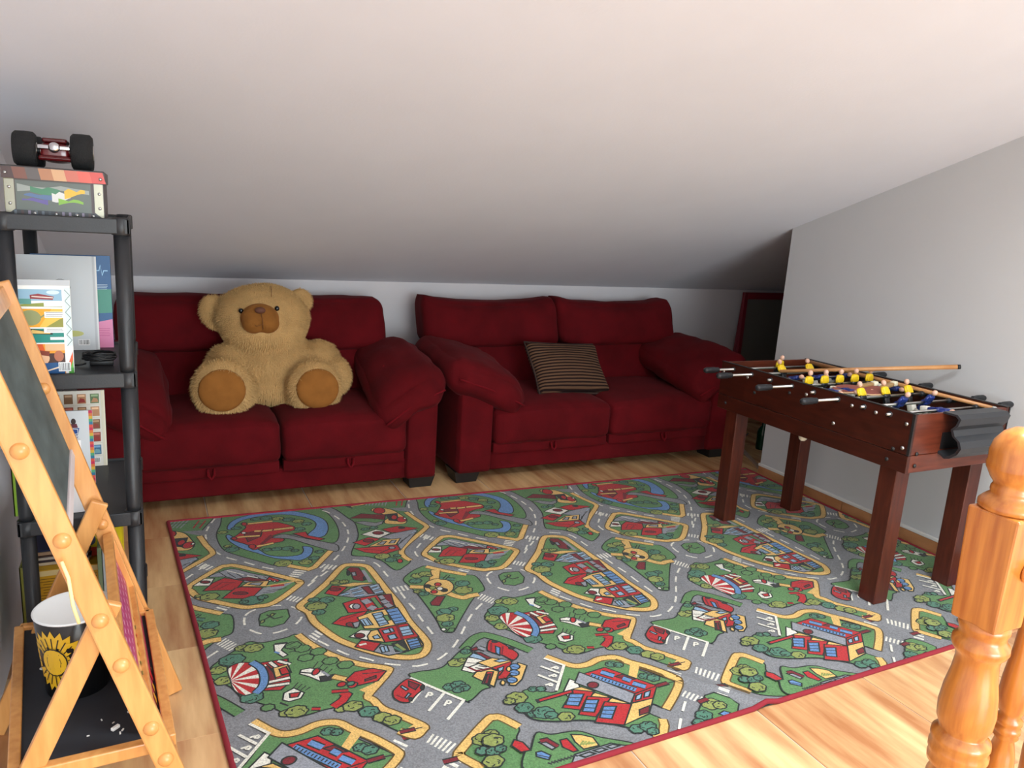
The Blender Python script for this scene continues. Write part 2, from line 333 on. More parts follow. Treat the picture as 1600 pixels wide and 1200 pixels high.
# ================================================================== play rug
RQ = [(.066, 3.698), (.192, 1.545), (3.49, 1.595), (3.53, 3.556)]
RCOL = dict(g=(92, 134, 84), y=(222, 182, 108), r=(178, 40, 44), R=(118, 32, 42), b=(98, 138, 188), B=(142, 172, 198), s=(142, 146, 154), w=(226, 224, 212), k=(46, 48, 50), t=(78, 124, 104), o=(138, 150, 82), a=(130, 132, 136))
DARK = (34, 42, 40)
RUG = json.loads(r'''[["p","g",1,[332,3743,289,3589,264,3493,263,3395,282,3294,342,3212,412,3134,461,3080,520,3062,589,3000,618,3011,667,3071,716,3146,696,3188,640,3242,587,3314,547,3365,588,3377,637,3323,710,3250,753,3234,783,3289,801,3374,806,3482,794,3594,760,3687,668,3777,509,3779]],
["p","b",1,[314,3529,323,3579,350,3627,403,3664,497,3686,609,3680,693,3618,751,3542,767,3467,752,3377,719,3316,675,3317,653,3356,698,3421,715,3490,682,3563,591,3632,491,3644,403,3622,360,3581,334,3522]],
["p","b",1,[302,3456,319,3457,359,3363,420,3261,451,3193,509,3157,576,3152,602,3189,608,3235,645,3205,624,3136,576,3098,529,3117,468,3154,410,3223,352,3294,315,3372,303,3418]],
["t","t",452,3614,25],
["t","t",501,3612,30],
["t","o",554,3589,30],
["t","t",600,3561,30],
["t","o",640,3527,30],
["t","t",672,3483,25],
["t","t",627,3430,29],
["t","t",354,3529,24],
["t","t",455,3249,22],
["t","t",495,3242,25],
["t","t",540,3233,27],
["t","t",567,3201,18],
["t","o",290,3498,24],
["t","t",311,3296,32],
["t","o",298,3336,18],
["t","o",498,3089,40],
["t","o",589,3070,30],
["t","t",631,3100,25],
["t","t",666,3157,21],
["p","a",1,[502,3379,552,3392,614,3333,710,3250,757,3198,733,3135,644,3237,566,3334,502,3352]],
["p","r",1,[378,3575,406,3563,527,3549,563,3524,609,3469,601,3425,555,3413,514,3398,482,3373,539,3345,530,3314,467,3304,411,3263,390,3276,382,3320,318,3407,345,3442,373,3484,397,3529]],
["p","R",1,[379,3456,467,3474,447,3397,386,3355]],
["p","R",0,[432,3316,492,3408,502,3379,444,3306]],
["l","y",18,1,0,[406,3563,460,3563,524,3562]],
["l","y",18,1,0,[347,3419,384,3417,444,3408]],
["l","y",22,1,0,[428,3467,479,3457,533,3457,602,3456]],
["l","y",18,1,0,[417,3294,453,3299,491,3309]],
["l","R",9,0,0,[455,3452,467,3474]],
["l","R",9,0,0,[507,3444,515,3468]],
["p","w",1,[390,3458,388,3453,384,3450,380,3450,375,3452,371,3456,370,3462,370,3467,373,3471,377,3473,382,3472,387,3469,389,3464]],
["p","r",1,[407,3563,404,3554,399,3548,394,3546,388,3549,384,3556,382,3566,383,3576,387,3584,392,3588,398,3587,403,3582,406,3573]],
["p","r",1,[344,3407,342,3400,338,3395,332,3394,327,3397,323,3403,321,3411,322,3419,325,3425,330,3428,336,3427,340,3423,343,3416]],
["p","r",1,[412,3296,409,3286,404,3279,397,3278,390,3281,385,3289,382,3300,384,3311,388,3319,395,3324,402,3323,408,3317,412,3307]],
["p","r",1,[590,3389,650,3391,653,3344,717,3285,690,3274,637,3323]],
["l","y",32,1,0,[515,3060,588,2999,615,3011,714,3149]],
["d",0,[272,3676,239,3592,219,3507,217,3421,234,3321,278,3227,337,3164,413,3080,509,3001]],
["d",0,[714,3701,789,3618,824,3534,840,3444,840,3349,822,3264,786,3177,745,3107,697,3039]],
["d",0,[661,2960,599,2899,545,2840,500,2777]],
["x",5,[490,2951,525,2929,531,3009,574,2982]],
["x",5,[635,2995,664,3025,694,2954,720,2988]],
["x",5,[158,3171,185,3202,203,3109,232,3138]],
["x",6,[447,2775,472,2804,499,2728,529,2756]],
["x",5,[1178,2782,1211,2747,1227,2834,1262,2803]],
["x",5,[859,2732,860,2686,927,2733,929,2690]],
["x",6,[1169,2530,1203,2560,1202,2477,1239,2501]],
["x",5,[515,2507,534,2470,466,2460,485,2419]],
["x",3,[607,1841,636,1801,578,1820,609,1777]],
["x",6,[694,1795,724,1824,730,1735,770,1763]],
["x",6,[1542,1716,1573,1737,1579,1660,1613,1679]],
["x",4,[1727,1715,1744,1684,1667,1674,1688,1644]],
["p","g",1,[123,2999,239,3123,274,3137,323,3115,510,2929,529,2898,523,2871,408,2759,337,2754,292,2766,196,2847,150,2894,127,2951]],
["l","y",32,1,1,[123,2999,239,3123,274,3137,323,3115,510,2929,529,2898,523,2871,408,2759,337,2754,292,2766,196,2847,150,2894,127,2951]],
["p","s",1,[197,3056,262,3099,304,3096,364,3034,441,2973,480,2930,419,2941,330,2961,264,3033]],
["l","k",6,0,0,[237,3093,264,3033]],
["l","k",6,0,0,[270,3072,297,3015]],
["l","k",6,0,0,[303,3052,330,2997]],
["l","k",6,0,0,[337,3031,363,2978]],
["l","k",6,0,0,[370,3011,397,2960]],
["l","k",6,0,0,[403,2991,430,2942]],
["l","w",8,0,0,[270,3092,330,3031]],
["l","w",12,0,0,[341,3019,379,2984]],
["p","w",1,[133,2996,180,3047,218,3037,195,2977]],
["p","R",1,[199,3008,197,3003,191,3001,183,3001,175,3005,168,3011,164,3017,165,3023,169,3027,176,3028,185,3026,192,3021,198,3015]],
["p","r",1,[167,2940,208,2998,255,3028,324,2978,284,2906,222,2928]],
["l","R",8,0,0,[201,2949,244,2991,291,2970]],
["l","R",8,0,0,[223,2937,266,2969]],
["p","R",1,[294,3003,344,3006,420,2950,347,2965]],
["p","y",1,[307,2931,338,2959,420,2946,400,2899]],
["p","s",1,[336,2940,354,2949,394,2940,378,2916]],
["p","r",1,[408,2954,424,2979,460,2937,450,2925]],
["p","w",1,[428,2946,426,2943,424,2941,422,2941,419,2942,417,2945,416,2948,417,2951,418,2953,421,2954,424,2954,426,2952,427,2949]],
["p","w",1,[444,2932,443,2929,441,2928,439,2927,436,2929,434,2931,433,2934,434,2937,435,2940,438,2941,440,2940,443,2938,444,2935]],
["p","r",1,[230,2855,286,2924,310,2927,387,2894,333,2817]],
["p","R",1,[327,2866,323,2861,314,2860,302,2862,290,2867,279,2874,274,2881,275,2887,281,2890,292,2890,305,2886,317,2880,325,2872]],
["p","s",0,[337,2820,387,2890,462,2897,510,2905,420,2836,380,2841]],
["l","r",18,0,0,[416,2895,470,2890]],
["l","y",10,0,0,[401,2904,510,2907]],
["l","k",5,0,0,[399,2862,457,2861]],
["l","k",5,0,0,[381,2850,422,2849,474,2864]],
["t","o",151,2902,18],
["t","o",188,2885,37],
["t","t",335,2803,44],
["t","t",304,2800,18],
["t","t",376,2815,21],
["d",0,[1185,3179,1126,3106,1074,3035,1067,2974,1095,2924,1133,2880,1175,2837,1199,2817]],
["d",0,[1656,3004,1590,2921,1515,2826]],
["p","g",1,[800,3884,808,3711,851,3607,875,3504,894,3427,882,3322,864,3250,814,3143,793,3086,802,3066,861,3035,903,2976,920,2905,938,2872,979,2896,1021,2942,1003,3000,1006,3057,1063,3124,1208,3266,1221,3311,1177,3492,1194,3556,1264,3782,1033,3885]],
["p","a",1,[895,3434,938,3434,992,3396,1034,3411,1018,3374,981,3356,943,3373,907,3416]],
["p","a",0,[1106,3559,1195,3548,1177,3492,1139,3519]],
["l","y",30,1,0,[1175,3485,1195,3376,1215,3292,1194,3250,1059,3112,1011,3044,1008,2986,1022,2945]],
["p","R",1,[878,3675,939,3696,1028,3709,1004,3641,924,3638]],
["l","y",9,0,0,[930,3639,1007,3652]],
["l","s",9,0,0,[1004,3632,1042,3717]],
["l","s",9,0,0,[1020,3627,1058,3712]],
["l","s",9,0,0,[1036,3623,1074,3707]],
["l","s",9,0,0,[1052,3618,1090,3702]],
["l","s",9,0,0,[1067,3613,1106,3697]],
["l","s",9,0,0,[1083,3608,1122,3693]],
["l","s",9,0,0,[1099,3603,1139,3688]],
["l","k",5,0,0,[1013,3674,1134,3653]],
["l","r",10,0,0,[1154,3584,1186,3670]],
["l","r",10,0,0,[1180,3576,1214,3662]],
["l","k",5,0,0,[1157,3630,1213,3622]],
["l","k",14,0,0,[886,3688,929,3613]],
["p","y",1,[1013,3550,1045,3585,1112,3542,1141,3451,1149,3390,1118,3343,1038,3368,1039,3410,1075,3456]],
["p","R",1,[884,3487,953,3531,1001,3506,1067,3485,1043,3420,977,3458]],
["p","r",1,[1078,3533,1070,3516,1057,3505,1042,3502,1030,3508,1021,3522,1020,3541,1025,3559,1036,3574,1050,3581,1064,3579,1075,3569,1080,3552]],
["p","k",0,[1068,3488,1129,3484,1106,3375,1060,3404]],
["p","r",1,[1147,3391,1139,3376,1128,3367,1117,3365,1106,3370,1100,3382,1100,3397,1104,3413,1114,3425,1126,3431,1137,3430,1146,3421,1149,3407]],
["p","w",1,[1151,3404,1148,3399,1145,3396,1141,3396,1138,3397,1136,3401,1136,3406,1137,3411,1140,3415,1144,3417,1148,3416,1150,3414,1151,3409]],
["p","r",1,[1112,3430,1106,3419,1099,3411,1091,3408,1084,3412,1080,3421,1080,3433,1084,3446,1091,3456,1099,3462,1107,3461,1112,3454,1114,3443]],
["t","t",923,3336,22],
["t","t",966,3343,21],
["p","w",1,[887,3281,970,3318,1026,3256,956,3214]],
["p","R",1,[992,3266,987,3258,977,3254,966,3254,955,3259,947,3267,944,3277,946,3286,954,3293,965,3295,977,3292,986,3286,992,3276]],
["p","r",1,[997,3310,1079,3325,1173,3270,1056,3251,1025,3261]],
["p","k",1,[1107,3294,1104,3290,1098,3288,1091,3288,1084,3291,1080,3296,1078,3301,1079,3306,1084,3309,1090,3310,1098,3308,1104,3304,1107,3299]],
["p","s",1,[963,3219,1034,3248,1146,3263,1155,3242,1007,3051,1027,3173]],
["l","k",6,0,0,[1010,3104,1055,3164]],
["l","k",6,0,0,[1031,3128,1072,3176]],
["l","k",6,0,0,[1051,3152,1088,3189]],
["l","k",6,0,0,[1072,3177,1105,3201]],
["l","k",6,0,0,[1094,3203,1122,3214]],
["l","k",6,0,0,[1116,3228,1140,3227]],
["l","B",8,0,0,[1116,3222,1151,3244]],
["p","r",1,[829,3203,912,3238,959,3205,873,3151]],
["p","R",1,[925,3193,920,3186,911,3183,900,3184,889,3188,881,3196,878,3204,880,3212,887,3217,897,3218,909,3216,918,3210,924,3201]],
["p","y",1,[885,3139,969,3189,1051,3183,1011,3122]],
["p","s",1,[928,3149,960,3175,979,3169,955,3140]],
["p","s",1,[982,3144,1006,3173,1026,3169,1006,3139]],
["p","r",1,[816,3141,897,3129,1014,3115,1014,3066,931,3038,855,3083]],
["l","R",8,0,0,[855,3118,933,3081]],
["l","k",8,0,0,[916,3057,993,3097]],
["p","s",1,[996,3090,993,3085,987,3081,980,3081,974,3084,969,3089,968,3096,970,3102,975,3107,981,3109,988,3107,993,3103,996,3097]],
["t","o",916,3022,37],
["t","t",941,2975,28],
["t","t",980,3007,18],
["p","r",1,[987,2948,983,2940,977,2935,971,2934,966,2936,963,2943,963,2951,966,2960,971,2967,977,2970,983,2970,987,2965,988,2957]],
["d",0,[783,3027,849,2989,875,2947,883,2843,894,2759]],
["d",0,[893,2682,897,2598,905,2516,903,2468,910,2325]],
["p","g",1,[496,2696,535,2745,628,2846,720,2970,762,2984,817,2956,832,2910,843,2736,855,2583,854,2454,869,2322,862,2268,828,2226,780,2226,724,2256,672,2303,625,2356,579,2421,544,2506,524,2571,519,2643]],
["l","y",34,1,1,[496,2696,535,2745,628,2846,720,2970,762,2984,817,2956,832,2910,843,2736,855,2583,854,2454,869,2322,862,2268,828,2226,780,2226,724,2256,672,2303,625,2356,579,2421,544,2506,524,2571,519,2643]],
["p","y",1,[666,2815,735,2821,816,2790,714,2788]],
["t","o",669,2846,25],
["t","o",701,2840,21],
["t","t",556,2730,23],
["t","t",603,2713,31],
["t","o",556,2675,42],
["t","t",554,2629,26],
["p","R",1,[737,2944,756,2960,788,2945,796,2875,795,2832,773,2820,741,2845,744,2892]],
["p","s",1,[748,2911,766,2910,762,2877,745,2878]],
["p","k",1,[741,2908,738,2897,734,2890,730,2887,728,2889,727,2896,729,2906,731,2918,735,2927,739,2933,742,2933,743,2929,743,2919]],
["p","k",1,[792,2842,790,2835,787,2830,784,2828,782,2830,781,2835,782,2842,784,2849,787,2856,790,2859,792,2859,794,2856,794,2850]],
["p","s",0,[793,2915,807,2916,811,2803,794,2804]],
["p","r",1,[606,2766,648,2823,701,2788,647,2730]],
["p","R",1,[673,2781,669,2775,661,2772,651,2772,641,2777,634,2783,631,2791,633,2799,639,2803,648,2805,658,2802,667,2796,672,2789]],
["p","s",1,[647,2732,710,2772,756,2789,829,2777,826,2692,721,2687]],
["l","B",17,1,0,[666,2734,697,2737]],
["l","B",17,1,0,[708,2764,743,2770]],
["l","B",17,1,0,[708,2733,752,2740]],
["l","B",17,1,0,[710,2706,750,2705]],
["l","B",17,1,0,[791,2763,818,2767]],
["l","B",17,1,0,[792,2735,820,2744]],
["l","B",17,1,0,[795,2707,827,2710]],
["p","R",1,[755,2770,785,2772,790,2700,767,2706]],
["p","r",1,[724,2684,803,2687,851,2677,836,2573,731,2573]],
["p","R",1,[798,2684,851,2677,836,2579,795,2574]],
["p","r",1,[654,2666,724,2684,732,2576,656,2587]],
["p","w",1,[705,2623,701,2614,694,2609,685,2608,678,2612,673,2620,671,2630,673,2639,679,2646,687,2649,695,2648,702,2642,706,2633]],
["p","s",1,[712,2620,708,2611,702,2606,695,2604,688,2608,684,2615,683,2624,686,2634,691,2641,698,2645,705,2644,710,2638,713,2629]],
["l","s",40,1,0,[738,2666,749,2632]],
["l","s",40,1,0,[742,2606,760,2583]],
["l","s",40,1,0,[800,2661,818,2664]],
["l","s",40,1,0,[800,2619,823,2628]],
["l","s",40,1,0,[804,2588,827,2597]],
["l","g",20,1,0,[774,2671,782,2583]],
["p","r",1,[582,2530,625,2567,728,2578,688,2528,658,2469]],
["l","R",8,0,0,[611,2540,681,2562]],
["p","R",1,[657,2497,654,2491,648,2487,641,2487,635,2490,630,2496,629,2503,631,2511,635,2516,642,2518,649,2517,654,2512,657,2505]],
["p","s",1,[653,2510,684,2514,667,2475,652,2477]],
["p","y",1,[680,2543,736,2563,835,2571,837,2443,730,2443,684,2456]],
["p","B",1,[683,2523,715,2528,721,2472,689,2475]],
["p","B",1,[739,2550,777,2552,777,2460,741,2454]],
["p","b",1,[796,2562,843,2564,845,2449,798,2449]],
["l","k",7,0,0,[740,2534,774,2536]],
["l","k",7,0,0,[741,2511,774,2514]],
["l","k",7,0,0,[742,2489,774,2492]],
["l","k",7,0,0,[742,2468,774,2470]],
["l","k",7,0,0,[797,2539,837,2539]],
["l","k",7,0,0,[798,2515,838,2515]],
["l","k",7,0,0,[798,2491,838,2491]],
["l","k",7,0,0,[799,2467,839,2467]],
["l","k",6,0,0,[695,2518,697,2475]],
["l","k",6,0,0,[709,2521,712,2474]],
["p","g",1,[772,2522,792,2523,792,2484,776,2482]],
["p","r",1,[729,2438,803,2440,844,2440,854,2340,789,2335,728,2343]],
["p","B",1,[741,2422,767,2424,767,2398,742,2400]],
["p","B",1,[750,2382,777,2384,778,2355,750,2354]],
["p","B",1,[768,2428,781,2427,781,2401,769,2401]],
["p","B",1,[803,2422,843,2421,841,2359,799,2360]],
["l","k",7,0,0,[803,2397,842,2397]],
["l","k",7,0,0,[802,2376,841,2377]],
["l","R",14,0,0,[802,2438,791,2337]],
["p","w",1,[619,2421,668,2452,715,2432,674,2378]],
["p","R",1,[673,2410,669,2404,662,2400,654,2400,646,2404,641,2411,639,2419,640,2426,646,2432,654,2434,662,2432,669,2426,673,2419]],
["p","y",1,[681,2404,702,2433,728,2435,728,2343,678,2377]],
["p","B",1,[698,2394,718,2401,722,2375,700,2376]],
["p","r",1,[622,2351,654,2385,713,2343,675,2300]],
["l","w",16,0,0,[639,2356,665,2357]],
["p","s",1,[675,2300,711,2337,754,2307,776,2259,717,2259]],
["p","B",1,[702,2318,729,2323,726,2283,701,2283]],
["l","k",6,0,0,[717,2321,713,2283]],
["p","k",1,[749,2326,793,2335,787,2261,747,2272]],
["l","o",16,0,0,[761,2318,779,2271]],
["l","t",14,0,0,[749,2302,768,2268]],
["p","y",1,[795,2338,851,2337,850,2279,792,2263]],
["p","b",1,[804,2331,847,2331,842,2272,800,2270]],
["l","k",8,0,0,[804,2313,845,2316]],
["l","k",8,0,0,[805,2296,844,2298]],
["l","k",8,0,0,[805,2280,842,2281]],
["d",0,[511,2437,548,2376,589,2313,635,2271,680,2228,727,2198,777,2175,799,2169,847,2174,899,2199,959,2249,1026,2332,1074,2396,1122,2448,1173,2492]],
["d",1,[1283,2697,1317,2728,1374,2739,1421,2729,1462,2696,1477,2642,1461,2596,1410,2552,1340,2541,1297,2574,1273,2629]],
["p","g",1,[1335,2690,1368,2706,1435,2694,1433,2636,1406,2594,1360,2583,1322,2607,1325,2657]],
["l","k",9,0,0,[1324,2632,1390,2677]],
["l","k",9,0,0,[1355,2678,1378,2639,1410,2644]],
["p","o",1,[1341,2631,1338,2627,1334,2624,1330,2623,1327,2625,1326,2628,1326,2633,1329,2638,1332,2642,1336,2644,1340,2644,1342,2641,1343,2636]],
["p","o",1,[1381,2669,1379,2665,1375,2663,1372,2662,1369,2664,1368,2667,1368,2671,1370,2676,1373,2679,1377,2681,1380,2680,1382,2678,1383,2674]],
["p","g",1,[937,2784,990,2839,1049,2872,1072,2867,1127,2803,1202,2741,1238,2708,1228,2595,1189,2570,1140,2522,1067,2433,1021,2374,987,2331,966,2330,949,2352,955,2439,955,2559,951,2653,942,2723]],
["l","y",30,1,0,[1067,2866,1127,2803,1204,2739]],
["l","y",48,1,0,[1094,2819,1056,2734]],
["l","y",34,1,0,[943,2713,1004,2687]],
["l","y",36,1,0,[1073,2610,1090,2581,1117,2556,1147,2561,1186,2560]],
["p","y",1,[1113,2652,1094,2624,1067,2607,1037,2604,1011,2617,995,2643,993,2676,1004,2708,1027,2733,1057,2744,1087,2739,1109,2718,1119,2686]],
["p","r",1,[1071,2690,1067,2684,1061,2681,1055,2680,1049,2683,1045,2689,1045,2696,1047,2702,1052,2707,1059,2710,1065,2708,1070,2704,1072,2698]],
["p","r",1,[1034,2635,1030,2629,1025,2626,1018,2626,1013,2628,1009,2634,1008,2640,1011,2647,1016,2652,1022,2654,1028,2652,1033,2648,1035,2642]],
["p","k",1,[1026,2689,1022,2683,1016,2680,1010,2679,1004,2682,1001,2687,1000,2694,1002,2701,1007,2706,1013,2708,1020,2707,1024,2703,1027,2696]],
["p","k",1,[1078,2635,1074,2629,1068,2626,1062,2626,1057,2628,1053,2634,1052,2640,1055,2647,1060,2652,1066,2654,1072,2653,1077,2648,1079,2642]],
["p","o",1,[1040,2670,1036,2664,1030,2660,1024,2660,1018,2663,1015,2668,1014,2675,1016,2682,1021,2686,1027,2689,1034,2687,1038,2683,1041,2677]],
["p","w",1,[1066,2653,1062,2647,1056,2643,1050,2643,1044,2646,1041,2651,1040,2658,1043,2665,1048,2670,1054,2672,1060,2670,1065,2666,1067,2660]],
["p","R",1,[1019,2601,1052,2591,1002,2525,974,2539,977,2561]],
["t","o",1004,2797,29],
["t","o",1039,2801,29],
["t","t",980,2752,28],
["t","o",1051,2781,15],
["t","t",1158,2669,33],
["t","o",1141,2615,41],
["t","o",959,2664,18],
["t","t",978,2639,23],
["t","t",1043,2484,22],
["t","t",1004,2476,32],
["t","o",992,2432,38],
["t","t",983,2388,24],
["l","t",22,1,0,[1086,2744,1142,2714]],
["l","g",10,1,0,[1099,2729,1131,2760]],
["p","w",1,[965,2352,962,2348,958,2346,954,2346,950,2348,947,2352,947,2356,948,2361,952,2365,956,2366,961,2365,964,2362,966,2357]],
["p","g",1,[959,2336,980,2357,999,2350,985,2327]],
["p","g",1,[1135,2383,1163,2421,1230,2478,1272,2510,1316,2489,1395,2494,1438,2501,1473,2409,1529,2312,1631,2207,1685,2188,1674,2158,1595,2072,1588,2040,1602,1991,1642,1940,1698,1869,1690,1847,1655,1824,1617,1870,1573,1936,1539,2003,1534,2000,1493,2040,1447,2048,1376,2041,1335,2048,1301,2102,1258,2151,1215,2192,1186,2264,1140,2325]],
["l","y",32,1,0,[1438,2501,1474,2411,1532,2318,1599,2245,1673,2194,1674,2171,1622,2116,1577,2068,1588,2040,1602,1991,1642,1940,1691,1871,1685,1853,1655,1836,1619,1873]],
["p","y",0,[1559,2107,1630,2132,1674,2163,1590,2065,1574,2066,1573,2089]],
["p","y",0,[1629,1866,1685,1894,1702,1867,1659,1827]],
["t","o",1246,2478,26],
["t","o",1282,2465,35],
["t","t",1207,2416,44],
["t","o",1160,2370,30],
["t","o",1171,2305,31],
["t","t",1242,2186,37],
["t","o",1325,2072,21],
["t","o",1357,2069,36],
["t","g",1280,2118,22],
["t","o",1485,2035,22],
["t","o",1521,2034,33],
["t","t",1560,1991,33],
["t","o",1589,1951,29],
["t","o",1613,1926,29],
["t","g",1437,2405,29],
["t","g",1484,2369,29],
["t","g",1510,2299,28],
["t","g",1552,2259,29],
["t","g",1437,2345,28],
["t","g",1410,2436,29],
["p","r",1,[1288,2367,1380,2360,1366,2226,1331,2192,1279,2208,1303,2295]],
["l","w",17,1,0,[1321,2360,1343,2309]],
["l","w",17,1,0,[1347,2358,1382,2324]],
["l","w",17,1,0,[1289,2227,1361,2219]],
["l","w",17,1,0,[1294,2247,1368,2249]],
["l","w",17,1,0,[1300,2349,1316,2309]],
["p","y",1,[1325,2321,1373,2327,1377,2276,1324,2264]],
["p","r",1,[1343,2309,1367,2315,1372,2275,1345,2275]],
["l","R",24,1,0,[1300,2339,1312,2292,1313,2254]],
["p","r",1,[1190,2368,1225,2389,1261,2377,1283,2336,1287,2282,1275,2241,1256,2212,1230,2202,1211,2213,1194,2250,1191,2296]],
["p","w",0,[1189,2297,1226,2389,1243,2383]],
["p","w",0,[1189,2297,1270,2360,1281,2333]],
["p","w",0,[1189,2297,1285,2303,1285,2278]],
["p","w",0,[1189,2297,1276,2242,1265,2225]],
["p","w",0,[1189,2297,1226,2204,1243,2206]],
["p","w",0,[1189,2297,1198,2242,1207,2221]],
["p","w",0,[1189,2297,1189,2364,1203,2376]],
["l","k",4,0,1,[1190,2368,1225,2389,1261,2377,1283,2336,1287,2282,1275,2241,1256,2212,1230,2202,1211,2213,1194,2250,1191,2296]],
["l","b",30,1,0,[1265,2380,1288,2336,1292,2282,1281,2234,1255,2202]],
["p","w",1,[1349,2462,1393,2457,1368,2419,1384,2383,1366,2374,1345,2417]],
["l","k",14,0,0,[1353,2466,1395,2460]],
["l","b",12,0,0,[1345,2417,1359,2402]],
["p","w",1,[1409,2281,1439,2280,1470,2259,1498,2198,1457,2192,1427,2232,1400,2259]],
["p","r",1,[1463,2249,1457,2242,1450,2237,1444,2236,1439,2238,1438,2245,1440,2253,1445,2261,1451,2268,1458,2271,1464,2270,1467,2265,1467,2258]],
["p","k",1,[1458,2221,1505,2218,1488,2190,1457,2192]],
["l","k",10,0,0,[1406,2266,1437,2249]],
["l","s",14,0,0,[1470,2250,1487,2215]],
["p","w",1,[1336,2173,1370,2189,1396,2153,1380,2128,1344,2124,1327,2139]],
["p","r",1,[1352,2164,1386,2161,1373,2139,1350,2143]],
["l","k",10,0,0,[1317,2129,1338,2105]],
["l","k",5,0,0,[1364,2186,1388,2214]],
["l","k",5,0,0,[1376,2178,1398,2201]],
["l","k",5,0,0,[1388,2171,1408,2188]],
["l","k",5,0,0,[1400,2163,1419,2176]],
["l","k",5,0,0,[1448,2277,1471,2308]],
["l","k",5,0,0,[1460,2261,1482,2288]],
["l","k",5,0,0,[1472,2245,1494,2268]],
["l","k",5,0,0,[1485,2230,1505,2249]],
["l","k",5,0,0,[1386,2439,1428,2456]],
["l","k",5,0,0,[1386,2418,1421,2427]],
["l","k",5,0,0,[1387,2398,1413,2398]],
["l","y",28,1,0,[1498,2207,1541,2171]],
["p","r",1,[1532,2174,1570,2208,1631,2207,1669,2176,1628,2133,1552,2130]],
["p","R",1,[1591,2155,1630,2164,1627,2151,1589,2145]],
["l","k",6,0,0,[1590,2188,1660,2176]],
["l","r",34,1,0,[1506,2113,1517,2096,1498,2072,1464,2051]],
["p","r",1,[1527,2150,1522,2145,1515,2143,1508,2143,1503,2146,1499,2151,1500,2157,1503,2162,1509,2166,1517,2168,1523,2166,1528,2162,1529,2156]],
["p","r",1,[1560,2134,1555,2128,1547,2125,1540,2125,1534,2128,1531,2133,1532,2140,1536,2146,1543,2151,1550,2153,1557,2151,1562,2147,1563,2141]],
["p","t",1,[1554,2145,1550,2141,1544,2138,1538,2138,1533,2141,1530,2145,1530,2151,1533,2156,1539,2159,1545,2160,1551,2159,1555,2155,1556,2150]],
["l","r",16,1,0,[1476,2128,1527,2116]],
["l","r",14,1,0,[1401,2065,1426,2056]],
["l","R",14,1,0,[1618,1866,1666,1864]],
["l","k",6,0,0,[1661,1864,1688,1864]],
["l","g",44,1,0,[975,2207,1032,2256,1064,2270,1092,2265,1145,2204,1199,2119]],
["p","g",1,[750,2114,780,2135,827,2129,875,2136,956,2200,1000,2219,991,2158,958,2069,969,1988,973,1971,944,1967,902,1938,881,1930,866,1940]],
["t","t",977,2192,20],
["t","o",920,2140,31],
["t","o",946,2147,17],
["t","t",853,2019,26],
["t","t",880,2021,26],
["t","t",890,1999,24],
["t","t",870,1995,20],
["p","w",1,[921,2092,970,2156,1028,2122,1023,2065,951,2064]],
["p","B",1,[975,2157,998,2174,1046,2116,1024,2112]],
["p","R",1,[1006,2178,1024,2169,1050,2116,1028,2122]],
["p","R",1,[998,2199,1024,2207,1032,2186,1003,2186]],
["l","s",20,1,0,[1030,2201,1048,2177]],
["l","k",5,0,0,[954,2127,997,2105]],
["l","k",5,0,0,[937,2110,973,2086]],
["p","y",1,[989,2114,1049,2123,1108,2081,1021,2070]],
["p","B",1,[1048,2103,1075,2107,1099,2089,1062,2089]],
["p","r",1,[1021,2070,1106,2081,1043,1997,1014,2002,1038,2045]],
["p","B",1,[1040,2058,1066,2062,1053,2043,1037,2039]],
["p","y",1,[942,2046,964,2065,1018,2063,1036,2040,987,1968]],
["p","r",1,[956,1998,998,2053,1019,2046,975,1983]],
["p","R",1,[963,1997,994,2039,1005,2038,974,1990]],
["p","w",1,[946,2098,990,2107,1024,2067,978,2061]],
["l","R",12,0,0,[950,2097,966,2071,1020,2067]],
["l","k",7,0,0,[985,2095,1009,2078]],
["l","k",7,0,0,[970,2089,993,2070]],
["p","r",1,[1054,2178,1081,2226,1099,2224,1119,2202,1137,2151,1146,2116,1133,2095,1110,2087,1091,2125,1071,2143,1058,2162]],
["p","b",1,[1091,2187,1102,2171,1081,2129,1074,2146]],
["p","k",1,[1111,2210,1109,2208,1104,2207,1099,2207,1095,2209,1091,2213,1090,2216,1092,2219,1095,2221,1100,2221,1105,2220,1109,2217,1111,2214]],
["p","k",1,[1149,2152,1146,2149,1142,2148,1137,2148,1133,2150,1130,2153,1130,2157,1131,2161,1135,2163,1140,2164,1144,2163,1148,2160,1150,2156]],
["l","R",10,0,0,[1085,2211,1063,2164]],
["l","R",8,0,0,[1116,2177,1089,2129]],
["p","y",1,[1121,2065,1143,2039,1091,1973,1056,1950,1037,1960,1072,2007]],
["p","b",1,[1116,2040,1110,2034,1102,2030,1093,2030,1086,2034,1082,2040,1081,2048,1085,2056,1092,2062,1101,2064,1109,2062,1115,2056,1118,2048]],
["l","k",5,0,0,[1090,2053,1107,2038]],
["p","b",1,[1098,2009,1093,2002,1085,1999,1076,1999,1069,2003,1065,2009,1064,2017,1068,2025,1075,2030,1083,2032,1091,2030,1097,2024,1100,2017]],
["l","k",5,0,0,[1073,2022,1090,2007]],
["p","b",1,[1073,1974,1068,1968,1060,1965,1052,1965,1045,1968,1040,1975,1040,1983,1043,1990,1050,1995,1058,1997,1066,1995,1072,1989,1075,1982]],
["l","k",5,0,0,[1048,1987,1065,1972]],
["p","y",1,[1082,2039,1079,2034,1074,2030,1070,2029,1067,2031,1065,2036,1066,2042,1069,2048,1073,2052,1078,2055,1082,2054,1084,2051,1084,2045]],
["p","y",1,[1056,2010,1053,2004,1048,2001,1044,2000,1041,2002,1039,2006,1040,2012,1043,2018,1047,2022,1051,2025,1055,2024,1058,2021,1058,2016]],
